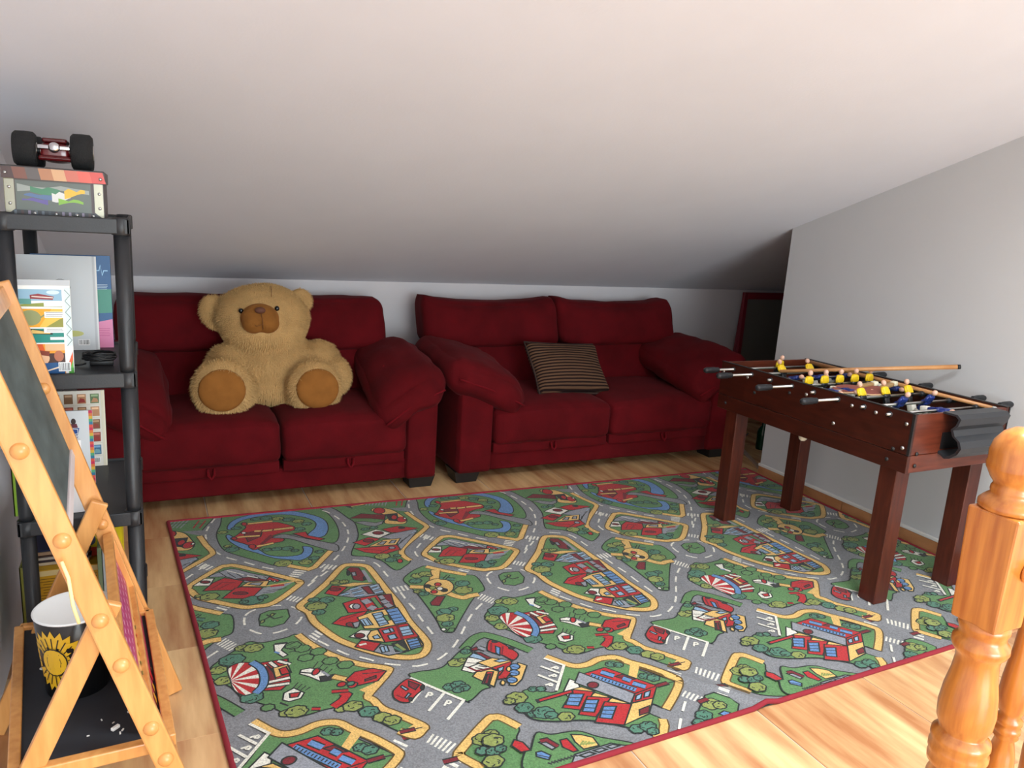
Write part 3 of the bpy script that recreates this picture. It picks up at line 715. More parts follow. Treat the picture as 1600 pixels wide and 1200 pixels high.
["p","y",1,[1030,1975,1026,1970,1022,1966,1018,1966,1015,1968,1013,1972,1014,1977,1017,1983,1021,1987,1025,1990,1029,1989,1031,1986,1031,1981]],
["l","r",30,1,0,[1063,2030,1036,2007]],
["l","w",15,0,0,[746,2111,824,1999,869,1935]],
["l","w",15,0,0,[780,2056,708,1985]],
["l","w",15,0,0,[823,1996,745,1927]],
["l","w",15,0,0,[866,1937,785,1868]],
["P",758,1993,20,23],
["P",799,1934,20,22],
["p","r",1,[671,2058,685,2074,720,2101,742,2105,771,2066,771,2043,734,2016,704,1990,678,2001,665,2028]],
["p","B",1,[708,2080,721,2054,711,2049,701,2074]],
["p","B",1,[697,2016,715,2035,721,2027,700,2009]],
["p","R",1,[736,2097,762,2063,741,2043,727,2067]],
["p","k",1,[771,2044,768,2039,765,2035,762,2034,760,2036,759,2040,760,2045,762,2051,765,2055,768,2058,770,2058,772,2055,772,2050]],
["p","k",1,[716,2000,714,1996,712,1993,709,1992,707,1994,706,1997,706,2001,707,2006,710,2009,712,2011,715,2010,717,2008,717,2004]],
["l","R",8,0,0,[676,2038,693,2014]],
["p","g",1,[1269,1995,1304,1970,1351,1964,1418,1972,1460,1957,1482,1928,1494,1884,1569,1787,1563,1766,1460,1678,1430,1703,1392,1671,1407,1639,1403,1624,1360,1588,1302,1623,1220,1692,1157,1722,1089,1742,1030,1777,1023,1831,1056,1907,1100,1911,1166,1872,1241,1962]],
["l","y",32,1,0,[1231,2065,1276,1998,1307,1974,1350,1971,1405,1985,1459,1971,1494,1922,1537,1870,1583,1795,1583,1766,1524,1716,1454,1667]],
["l","y",32,1,0,[1413,1630,1400,1603,1373,1574,1338,1583]],
["p","y",0,[1491,1921,1513,1897,1457,1836,1435,1852]],
["l","w",15,0,0,[1219,2057,1265,1995,1169,1877]],
["l","w",15,0,0,[1185,2018,1227,1960]],
["l","w",15,0,0,[1153,1976,1194,1916]],
["P",1212,1995,26,2],
["P",1183,1956,26,3],
["P",1148,1916,25,2],
["t","t",1424,1942,22],
["t","t",1447,1929,19],
["t","t",1494,1841,22],
["t","t",1517,1821,25],
["t","t",1309,1620,26],
["t","t",1348,1617,29],
["t","t",1349,1592,21],
["t","o",1133,1749,29],
["t","t",1045,1797,23],
["t","t",1077,1791,37],
["t","t",1093,1772,23],
["t","t",1100,1911,18],
["t","t",1125,1902,18],
["t","o",1030,1889,38],
["t","o",1000,1881,21],
["t","t",1030,1835,32],
["p","w",1,[1186,1861,1242,1918,1260,1895,1252,1865,1188,1836]],
["p","y",1,[1222,1864,1257,1865,1287,1828,1274,1823]],
["p","y",1,[1256,1812,1283,1822,1322,1778,1307,1770]],
["p","y",1,[1287,1768,1321,1777,1359,1733,1346,1728]],
["p","r",1,[1143,1791,1223,1861,1283,1827,1197,1757]],
["p","r",1,[1174,1743,1249,1813,1318,1779,1220,1714]],
["p","r",1,[1203,1693,1287,1769,1363,1727,1282,1648]],
["p","b",1,[1201,1845,1245,1828,1196,1780,1160,1800]],
["l","k",6,0,0,[1187,1830,1228,1812]],
["l","k",6,0,0,[1174,1815,1212,1796]],
["p","b",1,[1235,1799,1274,1784,1227,1735,1193,1752]],
["l","k",6,0,0,[1221,1783,1258,1767]],
["l","k",6,0,0,[1207,1767,1242,1751]],
["p","b",1,[1270,1750,1310,1735,1261,1687,1228,1706]],
["l","k",6,0,0,[1256,1735,1294,1719]],
["l","k",6,0,0,[1242,1721,1277,1703]],
["p","r",1,[1082,1856,1217,1862,1215,1847,1082,1842]],
["l","k",20,0,0,[1081,1851,1092,1851]],
["p","r",1,[1303,1926,1393,1933,1501,1779,1404,1768]],
["p","R",1,[1395,1874,1427,1877,1455,1837,1427,1840]],
["l","b",26,1,0,[1365,1914,1395,1878]],
["l","b",26,1,0,[1321,1911,1420,1785]],
["l","b",26,1,0,[1416,1857,1433,1834]],
["l","b",26,1,0,[1432,1821,1461,1787]],
["l","k",6,0,0,[1329,1911,1318,1903]],
["l","k",6,0,0,[1336,1901,1326,1893]],
["l","k",6,0,0,[1344,1892,1334,1883]],
["l","k",6,0,0,[1352,1882,1342,1874]],
["l","k",6,0,0,[1359,1872,1349,1864]],
["l","k",6,0,0,[1367,1862,1357,1854]],
["l","k",6,0,0,[1375,1853,1364,1844]],
["l","k",6,0,0,[1382,1843,1372,1835]],
["l","k",6,0,0,[1390,1833,1379,1825]],
["l","k",6,0,0,[1397,1824,1387,1816]],
["l","k",6,0,0,[1405,1814,1394,1806]],
["l","k",6,0,0,[1412,1805,1402,1797]],
["l","k",6,0,0,[1420,1795,1409,1788]],
["p","r",1,[1403,1769,1501,1779,1446,1725,1367,1732]],
["p","B",1,[1402,1758,1428,1762,1407,1739,1386,1739]],
["p","B",1,[1439,1762,1465,1765,1441,1740,1421,1741]],
["p","y",1,[1365,1729,1448,1727,1387,1665,1283,1648]],
["p","R",1,[1369,1693,1413,1699,1392,1671,1353,1669]],
["p","s",1,[1248,1892,1293,1939,1404,1768,1361,1729]],
["p","R",1,[1316,1852,1310,1846,1301,1842,1291,1843,1283,1847,1279,1854,1279,1861,1283,1869,1291,1873,1300,1875,1310,1872,1316,1867,1319,1859]],
["d",0,[1539,1676,1482,1623,1430,1570]],
["l","R",16,1,0,[1497,1778,1547,1779]],
["l","k",6,0,0,[1541,1778,1574,1777]],
["p","g",1,[944,1713,974,1758,940,1808,910,1822,880,1810,775,1720,776,1701,819,1620,925,1579,959,1653]],
["l","y",34,1,0,[976,1762,944,1819,924,1830,896,1823,773,1731,763,1713,768,1696,802,1640]],
["p","g",1,[1010,1714,1049,1691,1130,1676,1179,1628,1266,1559,1196,1547,1031,1536,908,1584,944,1656,961,1655]],
["p","s",1,[1027,1543,1071,1590,1196,1592,1229,1569,1266,1559,1147,1549]],
["p","k",1,[1079,1581,1117,1583,1130,1570,1091,1568]],
["p","s",0,[1087,1579,1113,1580,1121,1572,1096,1571]],
["p","k",1,[1128,1584,1160,1584,1171,1573,1140,1571]],
["p","s",0,[1136,1582,1157,1582,1163,1575,1143,1574]],
["p","k",1,[1173,1584,1200,1585,1214,1573,1183,1572]],
["p","s",0,[1180,1582,1197,1583,1206,1575,1186,1574]],
["l","k",9,0,0,[980,1588,989,1579]],
["l","k",9,0,0,[991,1588,1000,1579]],
["l","k",9,0,0,[1001,1588,1010,1579]],
["l","k",9,0,0,[1012,1588,1021,1579]],
["l","k",9,0,0,[1022,1588,1031,1579]],
["l","k",9,0,0,[1033,1588,1042,1579]],
["l","k",9,0,0,[1044,1588,1053,1579]],
["l","k",9,0,0,[1055,1589,1064,1580]],
["l","k",9,0,0,[1065,1589,1075,1580]],
["p","r",1,[1060,1659,1083,1658,1088,1600,1071,1600,1052,1630]],
["p","y",1,[1103,1669,1132,1657,1159,1633,1157,1596,1106,1599,1098,1636]],
["l","o",8,0,0,[1104,1617,1125,1631]],
["l","o",8,0,0,[1112,1615,1132,1626]],
["l","o",8,0,0,[1120,1613,1140,1621]],
["l","o",8,0,0,[1129,1612,1147,1616]],
["l","o",8,0,0,[1137,1610,1154,1611]],
["p","s",1,[996,1673,1023,1675,1042,1638,1018,1630]],
["l","R",16,1,0,[1003,1676,1023,1674,1040,1637]],
["p","b",1,[969,1638,986,1637,1003,1611,989,1597,962,1622]],
["l","k",5,0,0,[966,1628,995,1604]],
["p","r",1,[915,1690,934,1710,953,1690,959,1651,929,1654]],
["t","o",883,1762,25],
["t","o",850,1750,34],
["t","o",875,1730,35],
["t","t",828,1700,22],
["t","t",856,1686,24],
["t","t",880,1689,19],
["t","o",839,1649,33],
["p","g",1,[1488,1564,1556,1628,1623,1679,1660,1679,1689,1639,1698,1601,1627,1535]],
["t","o",1612,1634,37],
["t","o",1634,1619,25],
["t","t",1550,1597,31],
["t","t",1511,1574,23],
["p","b",1,[1600,1585,1626,1591,1639,1577,1618,1558]],
["l","R",18,1,0,[633,1838,676,1840]],
["l","R",18,1,0,[709,1703,753,1702]],
["l","R",18,1,0,[1579,1657,1618,1660]]]''')
def rug_unit():
    P = Print(.000008); V = lambda a: [Vector((a[i]/1000, a[i+1]/1000)) for i in range(0, len(a), 2)]
    rnd = random.Random(3)
    def smooth(p, closed):
        n = len(p); out = []
        if n < 3: return p
        for i in range(n if closed else n-1):
            p0 = p[(i-1) % n] if closed or i > 0 else p[i]; p1 = p[i]; p2 = p[(i+1) % n]; p3 = p[(i+2) % n] if closed or i+2 < n else p2
            for t in (0, .25, .5, .75): out.append(.5*((2*p1)+(p2-p0)*t+(2*p0-5*p1+4*p2-p3)*t*t+(3*p1-p0-3*p2+p3)*t**3))
        if not closed: out.append(p[-1])
        return out
    for o in RUG:
        k = o[0]
        if k == 'p':
            pts = V(o[3]); 
            if len(pts) > 8: pts = smooth(pts, True)
            P.poly(pts, RCOL[o[1]])
            if o[2]: P.line(pts, .0055, DARK, True)
        elif k == 'l':
            pts = V(o[5]); w = o[2]/1000*(.66 if o[1] == 'w' else .74)
            if len(pts) > 4: pts = smooth(pts, bool(o[4]))
            if o[3]: P.line(pts, w+.010, (96, 74, 36) if o[1] == 'y' else DARK, bool(o[4]))
            P.line(pts, w, RCOL[o[1]], bool(o[4]))
        elif k == 'd':
            pts = smooth(V(o[2]), bool(o[1]))
            if o[1]: pts.append(pts[0])
            s = 0; on = True; seg = [pts[0]]; lim = .055
            for a, b in zip(pts, pts[1:]):
                d = (b-a).length; u = 0
                while s+d-u >= lim:
                    u += lim-s; q = a.lerp(b, u/d); seg.append(q)
                    if on: P.line(seg, .0085, RCOL['w'])
                    on = not on; seg = [q]; s = 0; lim = .055 if on else .04
                s += d-u; seg.append(b)
        elif k == 'x':
            a, b, e, f = V(o[2]); n = o[1]
            for i in range(n):
                t = i/(n-1); p, q = a.lerp(e, t), b.lerp(f, t); P.line([p, q], (a-e).length/(n-1)*.52, RCOL['w'])
        elif k == 't':
            x, y, r = o[2]/1000, o[3]/1000, o[4]/1000; n = 30; lob = rnd.randint(6, 8); ph = rnd.random()*6
            pts = [Vector((x+r*math.cos(a)*(1+.0)*(.86+.14*abs(math.sin(lob*a/2+ph))), y+.8*r*math.sin(a)*(.86+.14*abs(math.sin(lob*a/2+ph))))) for a in [2*math.pi*i/n for i in range(n)]]
            P.poly(pts, RCOL[o[1]]); P.line(pts, .005, DARK, True)
            if o[1] != 'g':
                for _ in range(4):
                    a0 = rnd.random()*6.28; rr = r*rnd.uniform(.2, .6); cx, cy = x+rr*math.cos(a0), y+.7*rr*math.sin(a0)
                    P.line([(cx+r*.22*math.cos(t), cy+r*.18*math.sin(t)) for t in [a0+.5*i for i in range(5)]], .0038, DARK)
        elif k == 'P':
            p = Vector((o[1], o[2]))/1000; u = Vector((o[3], o[4]))/1000; v = Vector((u.y, -u.x))
            q = lambda a, b: p+v*a*.9+u*b
            P.line([q(0, 0), q(0, 1)], .0072, RCOL['w']); P.line([q(0, .95), q(.35, .97), q(.52, .76), q(.35, .52), q(0, .52)], .0072, RCOL['w'])
    return P
rug = empty('play_rug', (0, 0, 0)); tag(rug, 'grey children\'s play rug printed with a town of roads, houses and trees', 'rug')
# gentle fold near the front edge
FA, FB = Vector((1.83, 1.50)), Vector((1.45, 2.02))
fd = (FB-FA).normalized(); fn_ = Vector((-fd.y, fd.x))
def fold_h(x, y):
    q = Vector((x, y))-FA; u = q.dot(fd)/(FB-FA).length; v = q.dot(fn_)
    if u > 1.3 or u < -.3: return 0
    amp = .017*max(0, 1-max(0, u)/1.15)
    return amp*math.exp(-(v/.022)**2)
def drape(bm):
    for k in (-.05, -.034, -.022, -.011, 0, .011, .022, .034, .05):
        c = FA+fn_*k; bmesh.ops.bisect_plane(bm, geom=bm.verts[:]+bm.edges[:]+bm.faces[:], plane_co=(c.x, c.y, 0), plane_no=(fn_.x, fn_.y, 0))
    for k in (0, .35, .7, 1.15):
        c = FA.lerp(FB, k); bmesh.ops.bisect_plane(bm, geom=bm.verts[:]+bm.edges[:]+bm.faces[:], plane_co=(c.x, c.y, 0), plane_no=(fd.x, fd.y, 0))
    for v in bm.verts: v.co.z += fold_h(v.co.x, v.co.y)
def clip_quad(bm, inset=0):
    cen = Vector((1.8, 2.6))
    for i in range(4):
        a, b = Vector(RQ[i]), Vector(RQ[(i+1) % 4]); d = (b-a).normalized(); n = Vector((d.y, -d.x))
        if n.dot(cen-a) > 0: n = -n
        a = a-n*inset
        bmesh.ops.bisect_plane(bm, geom=bm.verts[:]+bm.edges[:]+bm.faces[:], plane_co=(a.x, a.y, 0), plane_no=(n.x, n.y, 0), clear_outer=True)
b = B(); lay = b.loops.layers.float_color.new('Col')
b.faces.new([b.verts.new((x, y, 0)) for x, y in RQ])
drape(b)
for f_ in b.faces:
    f_.normal_update()
    if f_.normal.z < 0: f_.normal_flip()
for v in b.verts: v.co.z += .0070
b.faces.new([b.verts.new((x, y, .0005)) for x, y in RQ])
for f_ in b.faces:
    for l in f_.loops: l[lay] = (*lin(RCOL['a']), 1)
build('pile', b, RUGP, rug)
b = B(); per = []
for i in range(4):
    a, c = Vector(RQ[i]), Vector(RQ[(i+1) % 4]); m_ = 60
    per += [a.lerp(c, k/m_) for k in range(m_)]
tube(b, [(p.x, p.y, .0062+fold_h(p.x, p.y)) for p in per+[per[0]]], .0085, 8, False)
build('binding', b, mat('crimson_binding', (138, 32, 46), .9, sheen=.2), rug, smooth=True)
PX = .985
unit = rug_unit(); unit.relayer(.00003)
for k in range(-2, 5):
    bm = unit.bm()
    for v in bm.verts: v.co.x += (k)*PX; v.co.y += 0
    clip_quad(bm, .004)
    if not bm.faces: bm.free(); continue
    drape(bm)
    for v in bm.verts: v.co.z += .0073+(k % 2)*.000015
    o = build('printed_town', bm, RUGP, rug); o['kind'] = 'stuff'

# ================================================================== sofas
def make_sofa(xo0, xi0, xm, xi1, xo1, yf, label, seed, hd, pw):
    root = empty('sofa', ((xo0+xo1)/2, 4.3, 0)); tag(root, label, 'sofa', 'crimson sofas along the low wall')
    off = -root.location
    def bd(name, bm, m, parent=root, smooth=True):
        o = build(name, bm, m, parent, smooth)
        if parent is root: o.location = off
        return o
    def soft(q, p): return q
    # carcass
    b = B(); rbox(b, ((xi0+xi1)/2, (yf+.02+4.80)/2, .125), (xi1-xi0+.04, 4.80-yf-.02, .12), .012, 6); bd('base', b, RED)
    b = B(); rbox(b, ((xi0+xi1)/2, 4.70, .48), (xi1-xi0+.1, .20, .82), .03, 6, warp=lambda q, p: q+Vector((0, .05*(p[2]), 0))); bd('back_panel', b, RED)
    for (a, c) in ((xo0, xi0), (xi1, xo1)):
        b = B(); rbox(b, ((a+c)/2, (yf-.01+4.80)/2, .315), (c-a, 4.81-yf, .50), .022, 8, bulge=(.006, .004, 0)); bd('armrest', b, RED)
    # seat cushions, drawer fronts with pull loops
    for k, (a, c) in enumerate(((xi0, xm), (xm, xi1))):
        def wseat(q, p):
            q.z -= .018*max(0, -p[1])**3*max(0, p[2]); q.z += .010*math.cos(p[0]*2.2)*max(0, p[2]); return q
        b = B(); rbox(b, ((a+c)/2, (yf-.035+4.50)/2, .345), (c-a-.006, 4.535-yf, .235), .045, 14, bulge=(.0, .012, .014), warp=wseat, wr=.006, seed=seed+k); bd('seat_cushion', b, RED)
        b = B(); rbox(b, ((a+c)/2, yf+.02, .205), (c-a-.02, .05, .066), .01, 5); dr = bd('drawer_front', b, RED)
        b = B(); cx = (a+c)/2+(.0 if k == 0 else .02); tube(b, [(cx-.016, yf-.012, .222), (cx-.014, yf-.026, .195), (cx, yf-.032, .175), (cx+.014, yf-.026, .195), (cx+.016, yf-.012, .222)], .007, 6); pl = build('pull_loop', b, REDPIPE, dr, True)
        # lumbar and head cushions
        b = B(); rbox(b, ((a+c)/2, 4.535, .60), (c-a-.008, .24, .40), .07, 12, bulge=(0, .03, .0), warp=lambda q, p: q+Vector((0, .10*p[2], 0)), wr=.006, seed=seed+4+k); bd('back_cushion', b, RED)
        s_ = 1 if k else -1
        def whead(q, p):
            q.z += EAR*(abs(p[0])**5)*max(0, p[2])-.012*math.cos(p[0]*1.6)*max(0, p[2])*EAR*40*.8; q.y += .06*p[2]; return q
        b = B(); ha, hc = (hd[0], hd[1]) if k == 0 else (hd[1], hd[2]); rbox(b, ((ha+hc)/2, 4.575, .838), (hc-ha-.004, .25, .295), .075, 14, bulge=(0, .02, .006), warp=whead, wr=.008, seed=seed+8+k); bd('headrest_cushion', b, RED)
    # big soft arm pillows, rolled over the arms and drooping at the front
    for s_, (a, c) in ((-1, (xo0, xi0)), (1, (xi1, xo1))):
        cx = (a+c)/2-s_*(.04+pw[2])
        def wp(q, p, s_=s_):
            t = (p[1]+1)/2                     # 0 front .. 1 back
            k = 1-pw[1]*t*t
            x, z = q.x*k, q.z*(1-.22*t)
            roll = s_*(.34+(pw[3]-.055)-.10*t); ca, sa = math.cos(roll), math.sin(roll)
            x2, z2 = x*ca-z*sa, x*sa+z*ca
            z2 += -pw[3]*(1-t)**2.2+.035*t
            z2 -= pw[3]*.45*max(0, -s_*p[0])*(1-t)
            return Vector((x2, q.y, z2))
        b = B(); rbox(b, (cx, 4.13, .625), (pw[0], .78, .20), .095, 16, bulge=(.015, .02, .022), warp=wp, wr=.017, seed=seed+12+s_); ap = bd('arm_pillow', b, RED)
        b = B(); pts = []
        for i in range(13):
            u = -1+2*i/12; p = (u, -1, 0); q = Vector((u*pw[0]*.44, -.395, -.0)); q = wp(q, p); pts.append(Vector((cx, 4.13, .625))+q+Vector((0, -.006, 0)))
        tube(b, pts, .006, 6); build('piping', b, REDPIPE, ap, True)
    # feet
    for x in (xo0+.075, xo1-.075):
        for y in (yf+.10, 4.70):
            b = B(); prism(b, [(-.062, -.062), (.062, -.062), (.062, .062), (-.062, .062)], .072, c=(x, y, 0))
            for v in b.verts:
                if v.co.z > .05: v.co.x = x+(v.co.x-x)*1.28; v.co.y = y+(v.co.y-y)*1.28
            bd('foot', b, BLACKFOOT, smooth=False)
    return root
EAR = .006
make_sofa(-.25, -.07, .605, 1.27, 1.45, 3.80, 'crimson velour two-seat sofa under the giant teddy bear', 1, (-.15, .60, 1.345), (.40, .22, .025, .105))
EAR = .042
make_sofa(1.58, 1.79, 2.59, 3.39, 3.60, 3.80, 'crimson velour two-seat sofa with the striped cushion on its seat', 31, (1.585, 2.565, 3.55), (.49, .08, .02, .055))

# ================================================================== giant teddy bear
bear = empty('teddy_bear', (.60, 4.2, .455)); tag(bear, 'giant honey-coloured plush teddy bear sitting on the left sofa', 'teddy bear')
b = B()
hM = RY(.06)
ell(b, (.585, 4.29, .905), (.252, .205, .178), hM, 32, 20)                     # head
ell(b, (.585, 4.24, .845), (.225, .19, .125), None, 32, 20)                     # cheeks
ell(b, (.60, 4.31, .97), (.19, .17, .118), None)                                # brow
ell(b, (.63, 4.30, .62), (.265, .225, .225), None, 32, 20)                      # body
ell(b, (.63, 4.26, .54), (.26, .21, .13), None, 32, 20)
ell(b, (.385, 4.22, .655), (.105, .125, .125), RY(.5)); ell(b, (.325, 4.13, .60), (.09, .11, .10), None)   # right arm of the bear
ell(b, (.885, 4.25, .665), (.115, .13, .12), RY(-.55)); ell(b, (.955, 4.15, .595), (.085, .11, .105), None)
for cx, cy, cz_, r in ((.346, 3.955, .592, .150), (.812, 4.0, .572, .146)):
    M = RX(-.18)
    ell(b, (cx, cy, cz_), (r, .075, r*.97), M, 28, 18); ell(b, (cx+(.60-cx)*.22, cy+.13, cz_-.035), (r*.82, .17, r*.76), None, 24, 16)
# ears
ell(b, (.345, 4.33, .925), (.078, .048, .10), RY(-.35), 20, 14); ell(b, (.80, 4.38, .985), (.07, .045, .075), RY(.5), 20, 14)
body = build('plush_body', b, FUR, bear, True); body.location = -bear.location
md = body.modifiers.new('join', 'REMESH'); md.mode = 'VOXEL'; md.voxel_size = .011
ms = body.modifiers.new('soften', 'SMOOTH'); ms.iterations = 7; ms.factor = .55
dg = bpy.context.evaluated_depsgraph_get(); dg.update()
ev = body.evaluated_get(dg).to_mesh()
verts = [v.co.copy() for v in ev.vertices]; norms = [v.normal.copy() for v in ev.vertices]
PADS = []
for cx, cy, cz_, r in ((.336, 3.955, .588, .112), (.816, 4.0, .568, .112)): PADS.append((Vector((cx, cy-.075, cz_)), r))
MUZ = Vector((.545, 4.10, .925))
# fur: thin blades lying along the surface, longer on body and feet
rnd = random.Random(5); fb = B(); k_ = 0
polys = [(p.vertices[:], p.area) for p in ev.polygons]
for vs, ar in polys:
    cnt = ar*46000; cnt = int(cnt)+(1 if rnd.random() < cnt-int(cnt) else 0)
    for _ in range(cnt):
        ws = [rnd.random() for _ in vs]; t = sum(ws); ws = [w/t for w in ws]
        p = sum((verts[v]*w for v, w in zip(vs, ws)), Vector()); n = sum((norms[v]*w for v, w in zip(vs, ws)), Vector()).normalized()
        if p.z < .465 or p.y > 4.42: continue
        skip = False
        for c, r in PADS:
            d = p-c
            if p.y < c.y+.05 and (d.x/r)**2+(d.z/(r*.95))**2 < .92: skip = True
        if ((p.x-MUZ.x)/.10)**2+((p.z-MUZ.z)/.082)**2 < 1 and p.y < 4.2: skip = True
        if skip: continue
        L = .011 if p.z > .76 else .019
        if p.x < .40 and p.z > .88 or p.x > .80 and p.z > .9: L = .016
        dirn = (n*.75+Vector((rnd.uniform(-.5, .5), rnd.uniform(-.3, .3), -.55+rnd.uniform(-.35, .35)))).normalized()
        w = n.cross(dirn); w = (w.normalized() if w.length > .01 else Vector((1, 0, 0)))*.0011
        L *= rnd.uniform(.6, 1.25); m_ = p+dirn*L*.55+n*.001; tip = p+dirn*L+Vector((0, 0, -.15*L))
        a1, a2, b1, b2, tt = fb.verts.new(p-w), fb.verts.new(p+w), fb.verts.new(m_-w*.8), fb.verts.new(m_+w*.8), fb.verts.new(tip)
        fb.faces.new((a1, a2, b2, b1)); fb.faces.new((b1, b2, tt))
body.evaluated_get(dg).to_mesh_clear()
fur = build('fur', fb, FURTIP, bear); fur.location = -bear.location; fur['kind'] = 'stuff'
for c, r in PADS:
    b = B(); ell(b, c+Vector((0, .018, .004)), (r, .034, r*.95), RX(-.18), 28, 16); o = build('foot_pad', b, SUEDE, bear, True); o.location = -bear.location; o['label'] = 'tan suede foot pad'
b = B(); ell(b, MUZ, (.098, .085, .078), RX(.12), 28, 18); ell(b, MUZ+Vector((-.035, -.03, -.02)), (.06, .06, .055), None, 20, 14); ell(b, MUZ+Vector((.035, -.03, -.02)), (.06, .06, .055), None, 20, 14)
mz = build('muzzle', b, SUEDE, bear, True); mz.location = -bear.location; mz['label'] = 'tan suede muzzle'
mm = mz.modifiers.new('join', 'REMESH'); mm.mode = 'VOXEL'; mm.voxel_size = .006; mm2 = mz.modifiers.new('soften', 'SMOOTH'); mm2.iterations = 5; mm2.factor = .5
b = B(); ell(b, MUZ+Vector((-.008, -.074, .052)), (.027, .018, .017), RX(.5)); build('nose', b, mat('brown_suede_nose', (104, 62, 44), .7), mz, True)
b = B(); tube(b, [MUZ+Vector(p) for p in ((-.005, -.089, .036), (0, -.094, .012), (.002, -.094, -.015), (.003, -.086, -.045))], .0022, 6); tube(b, [MUZ+Vector(p) for p in ((-.055, -.072, -.002), (-.03, -.092, -.028), (.002, -.094, -.018))], .0018, 6); build('mouth_seam', b, mat('seam_thread', (120, 74, 34), .9), mz, True)
for x, z in ((.452, .965), (.632, .978)):
    b = B(); ell(b, (x, 4.098, z), (.0125, .010, .0135)); o = build('eye', b, mat('black_glass_eye', (10, 9, 9), .08), bear, True); o.location = -bear.location
b = B(); ell(b, (.362, 4.295, .925), (.03, .02, .055), RY(-.35)); o = build('inner_ear', b, SUEDE, bear, True); o.location = -bear.location
b = B(); tube(b, [(.61, 4.135, 1.035), (.615, 4.17, 1.06), (.62, 4.23, 1.082)], .0016, 5); o = build('head_seam', b, mat('seam_thread'  , (120, 74, 34)), bear, True); o.location = -bear.location

# ================================================================== striped cushion
cu = empty('cushion', (2.44, 3.985, .462)); tag(cu, 'brown and black ribbed striped cushion leaning on the right sofa', 'cushion')
def wcu(q, p):
    e = 1-.09*(1-abs(p[0])**3)*0; q.x *= 1-.05*(1-p[2]**2); q.z *= 1-.05*(1-p[0]**2); return q
m = bpy.data.materials.new('ribbed_stripe_fabric'); m.use_nodes = True; nt = m.node_tree; bs = nt.nodes['Principled BSDF']; bs.inputs['Roughness'].default_value = .9; bs.inputs['Specular IOR Level'].default_value = .2
tc = nt.nodes.new('ShaderNodeTexCoord'); sp = nt.nodes.new('ShaderNodeSeparateXYZ'); nt.links.new(tc.outputs['Object'], sp.inputs[0])
mu = nt.nodes.new('ShaderNodeMath'); mu.operation = 'MULTIPLY'; mu.inputs[1].default_value = 2*math.pi*47; nt.links.new(sp.outputs['Z'], mu.inputs[0])
si = nt.nodes.new('ShaderNodeMath'); si.operation = 'SINE'; nt.links.new(mu.outputs[0], si.inputs[0])
rp = nt.nodes.new('ShaderNodeValToRGB'); mr = nt.nodes.new('ShaderNodeMapRange'); mr.inputs[1].default_value = -1; nt.links.new(si.outputs[0], mr.inputs[0]); nt.links.new(mr.outputs[0], rp.inputs[0])
rp.color_ramp.elements[0].position = .34; rp.color_ramp.elements[0].color = (*lin((36, 22, 20)), 1); rp.color_ramp.elements[1].position = .56; rp.color_ramp.elements[1].color = (*lin((106, 78, 58)), 1)
nt.links.new(rp.outputs[0], bs.inputs['Base Color']); bp = nt.nodes.new('ShaderNodeBump'); bp.inputs['Strength'].default_value = .6; bp.inputs['Distance'].default_value = .006; nt.links.new(mr.outputs[0], bp.inputs['Height']); nt.links.new(bp.outputs[0], bs.inputs['Normal'])
b = B(); rbox(b, (0, 0, .19), (.545, .07, .37), .03, 18, bulge=(0, .045, 0), warp=wcu, wr=.006, seed=3); o = build('cover', b, m, cu, True)
b = B(); per = [(-.27, -.005), (-.262, .10), (-.258, .19), (-.262, .28), (-.27, .383), (-.13, .376), (0, .373), (.13, .376), (.27, .383), (.262, .28), (.258, .19), (.262, .1), (.27, -.005), (.13, .003), (0, .005), (-.13, .003)]
tube(b, [(x, 0, z) for x, z in per+[per[0]]], .007, 6, False); build('flange', b, mat('dark_brown_trim', (58, 40, 34), .9), cu, True)
cu.scale = (1.02, 1.07, .97); cu.rotation_euler = (math.radians(-40), math.radians(3.5), math.radians(6)); 

# ================================================================== table football
TX0, TX1, TY0, TY1, TZ0, TZ1 = 2.715, 3.325, 1.875, 2.995, .612, .857
ft = empty('football_table', ((TX0+TX1)/2, (TY0+TY1)/2, .0)); tag(ft, 'mahogany brown table football table standing on the rug', 'football table')
fo = -ft.location
def fp(name, bm, m, parent=None, smooth=False):
    o = build(name, bm, m, parent or ft, smooth)
    if parent is None: o.location = fo
    return o
T = .018
BLK = mat('black_edge_trim', (26, 25, 26), .5)
for x in (TX0, TX1-T):
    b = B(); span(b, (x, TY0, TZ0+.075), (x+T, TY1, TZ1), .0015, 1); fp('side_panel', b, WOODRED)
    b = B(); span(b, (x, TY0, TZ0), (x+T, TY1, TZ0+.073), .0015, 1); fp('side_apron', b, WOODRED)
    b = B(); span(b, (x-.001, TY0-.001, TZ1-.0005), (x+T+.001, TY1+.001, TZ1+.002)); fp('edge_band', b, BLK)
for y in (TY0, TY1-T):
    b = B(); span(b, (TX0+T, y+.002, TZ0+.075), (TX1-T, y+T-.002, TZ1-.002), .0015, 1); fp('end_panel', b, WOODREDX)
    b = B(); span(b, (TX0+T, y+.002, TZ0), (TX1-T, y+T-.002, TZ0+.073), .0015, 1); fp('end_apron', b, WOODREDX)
for x in (TX0-.002, TX1-.004):
    b = B(); span(b, (x, TY0-.003, TZ0+.075), (x+.006, TY0+.008, TZ1+.001)); fp('corner_trim', b, BLK)
b = B(); span(b, (TX0+T, TY0+T, TZ0+.085), (TX1-T, TY1-T, TZ0+.10)); pf = fp('playing_field', b, mat('field_green', (92, 124, 104), .45))
b = B()
P = Print(.0002); P.rect(-.27, -.53, .27, .53, (92, 124, 104)); P.line([(-.27, 0), (.27, 0)], .008, (220, 226, 220)); P.line([(.09*math.cos(t), .09*math.sin(t)) for t in [i*.4488 for i in range(14)]], .008, (220, 226, 220), True)
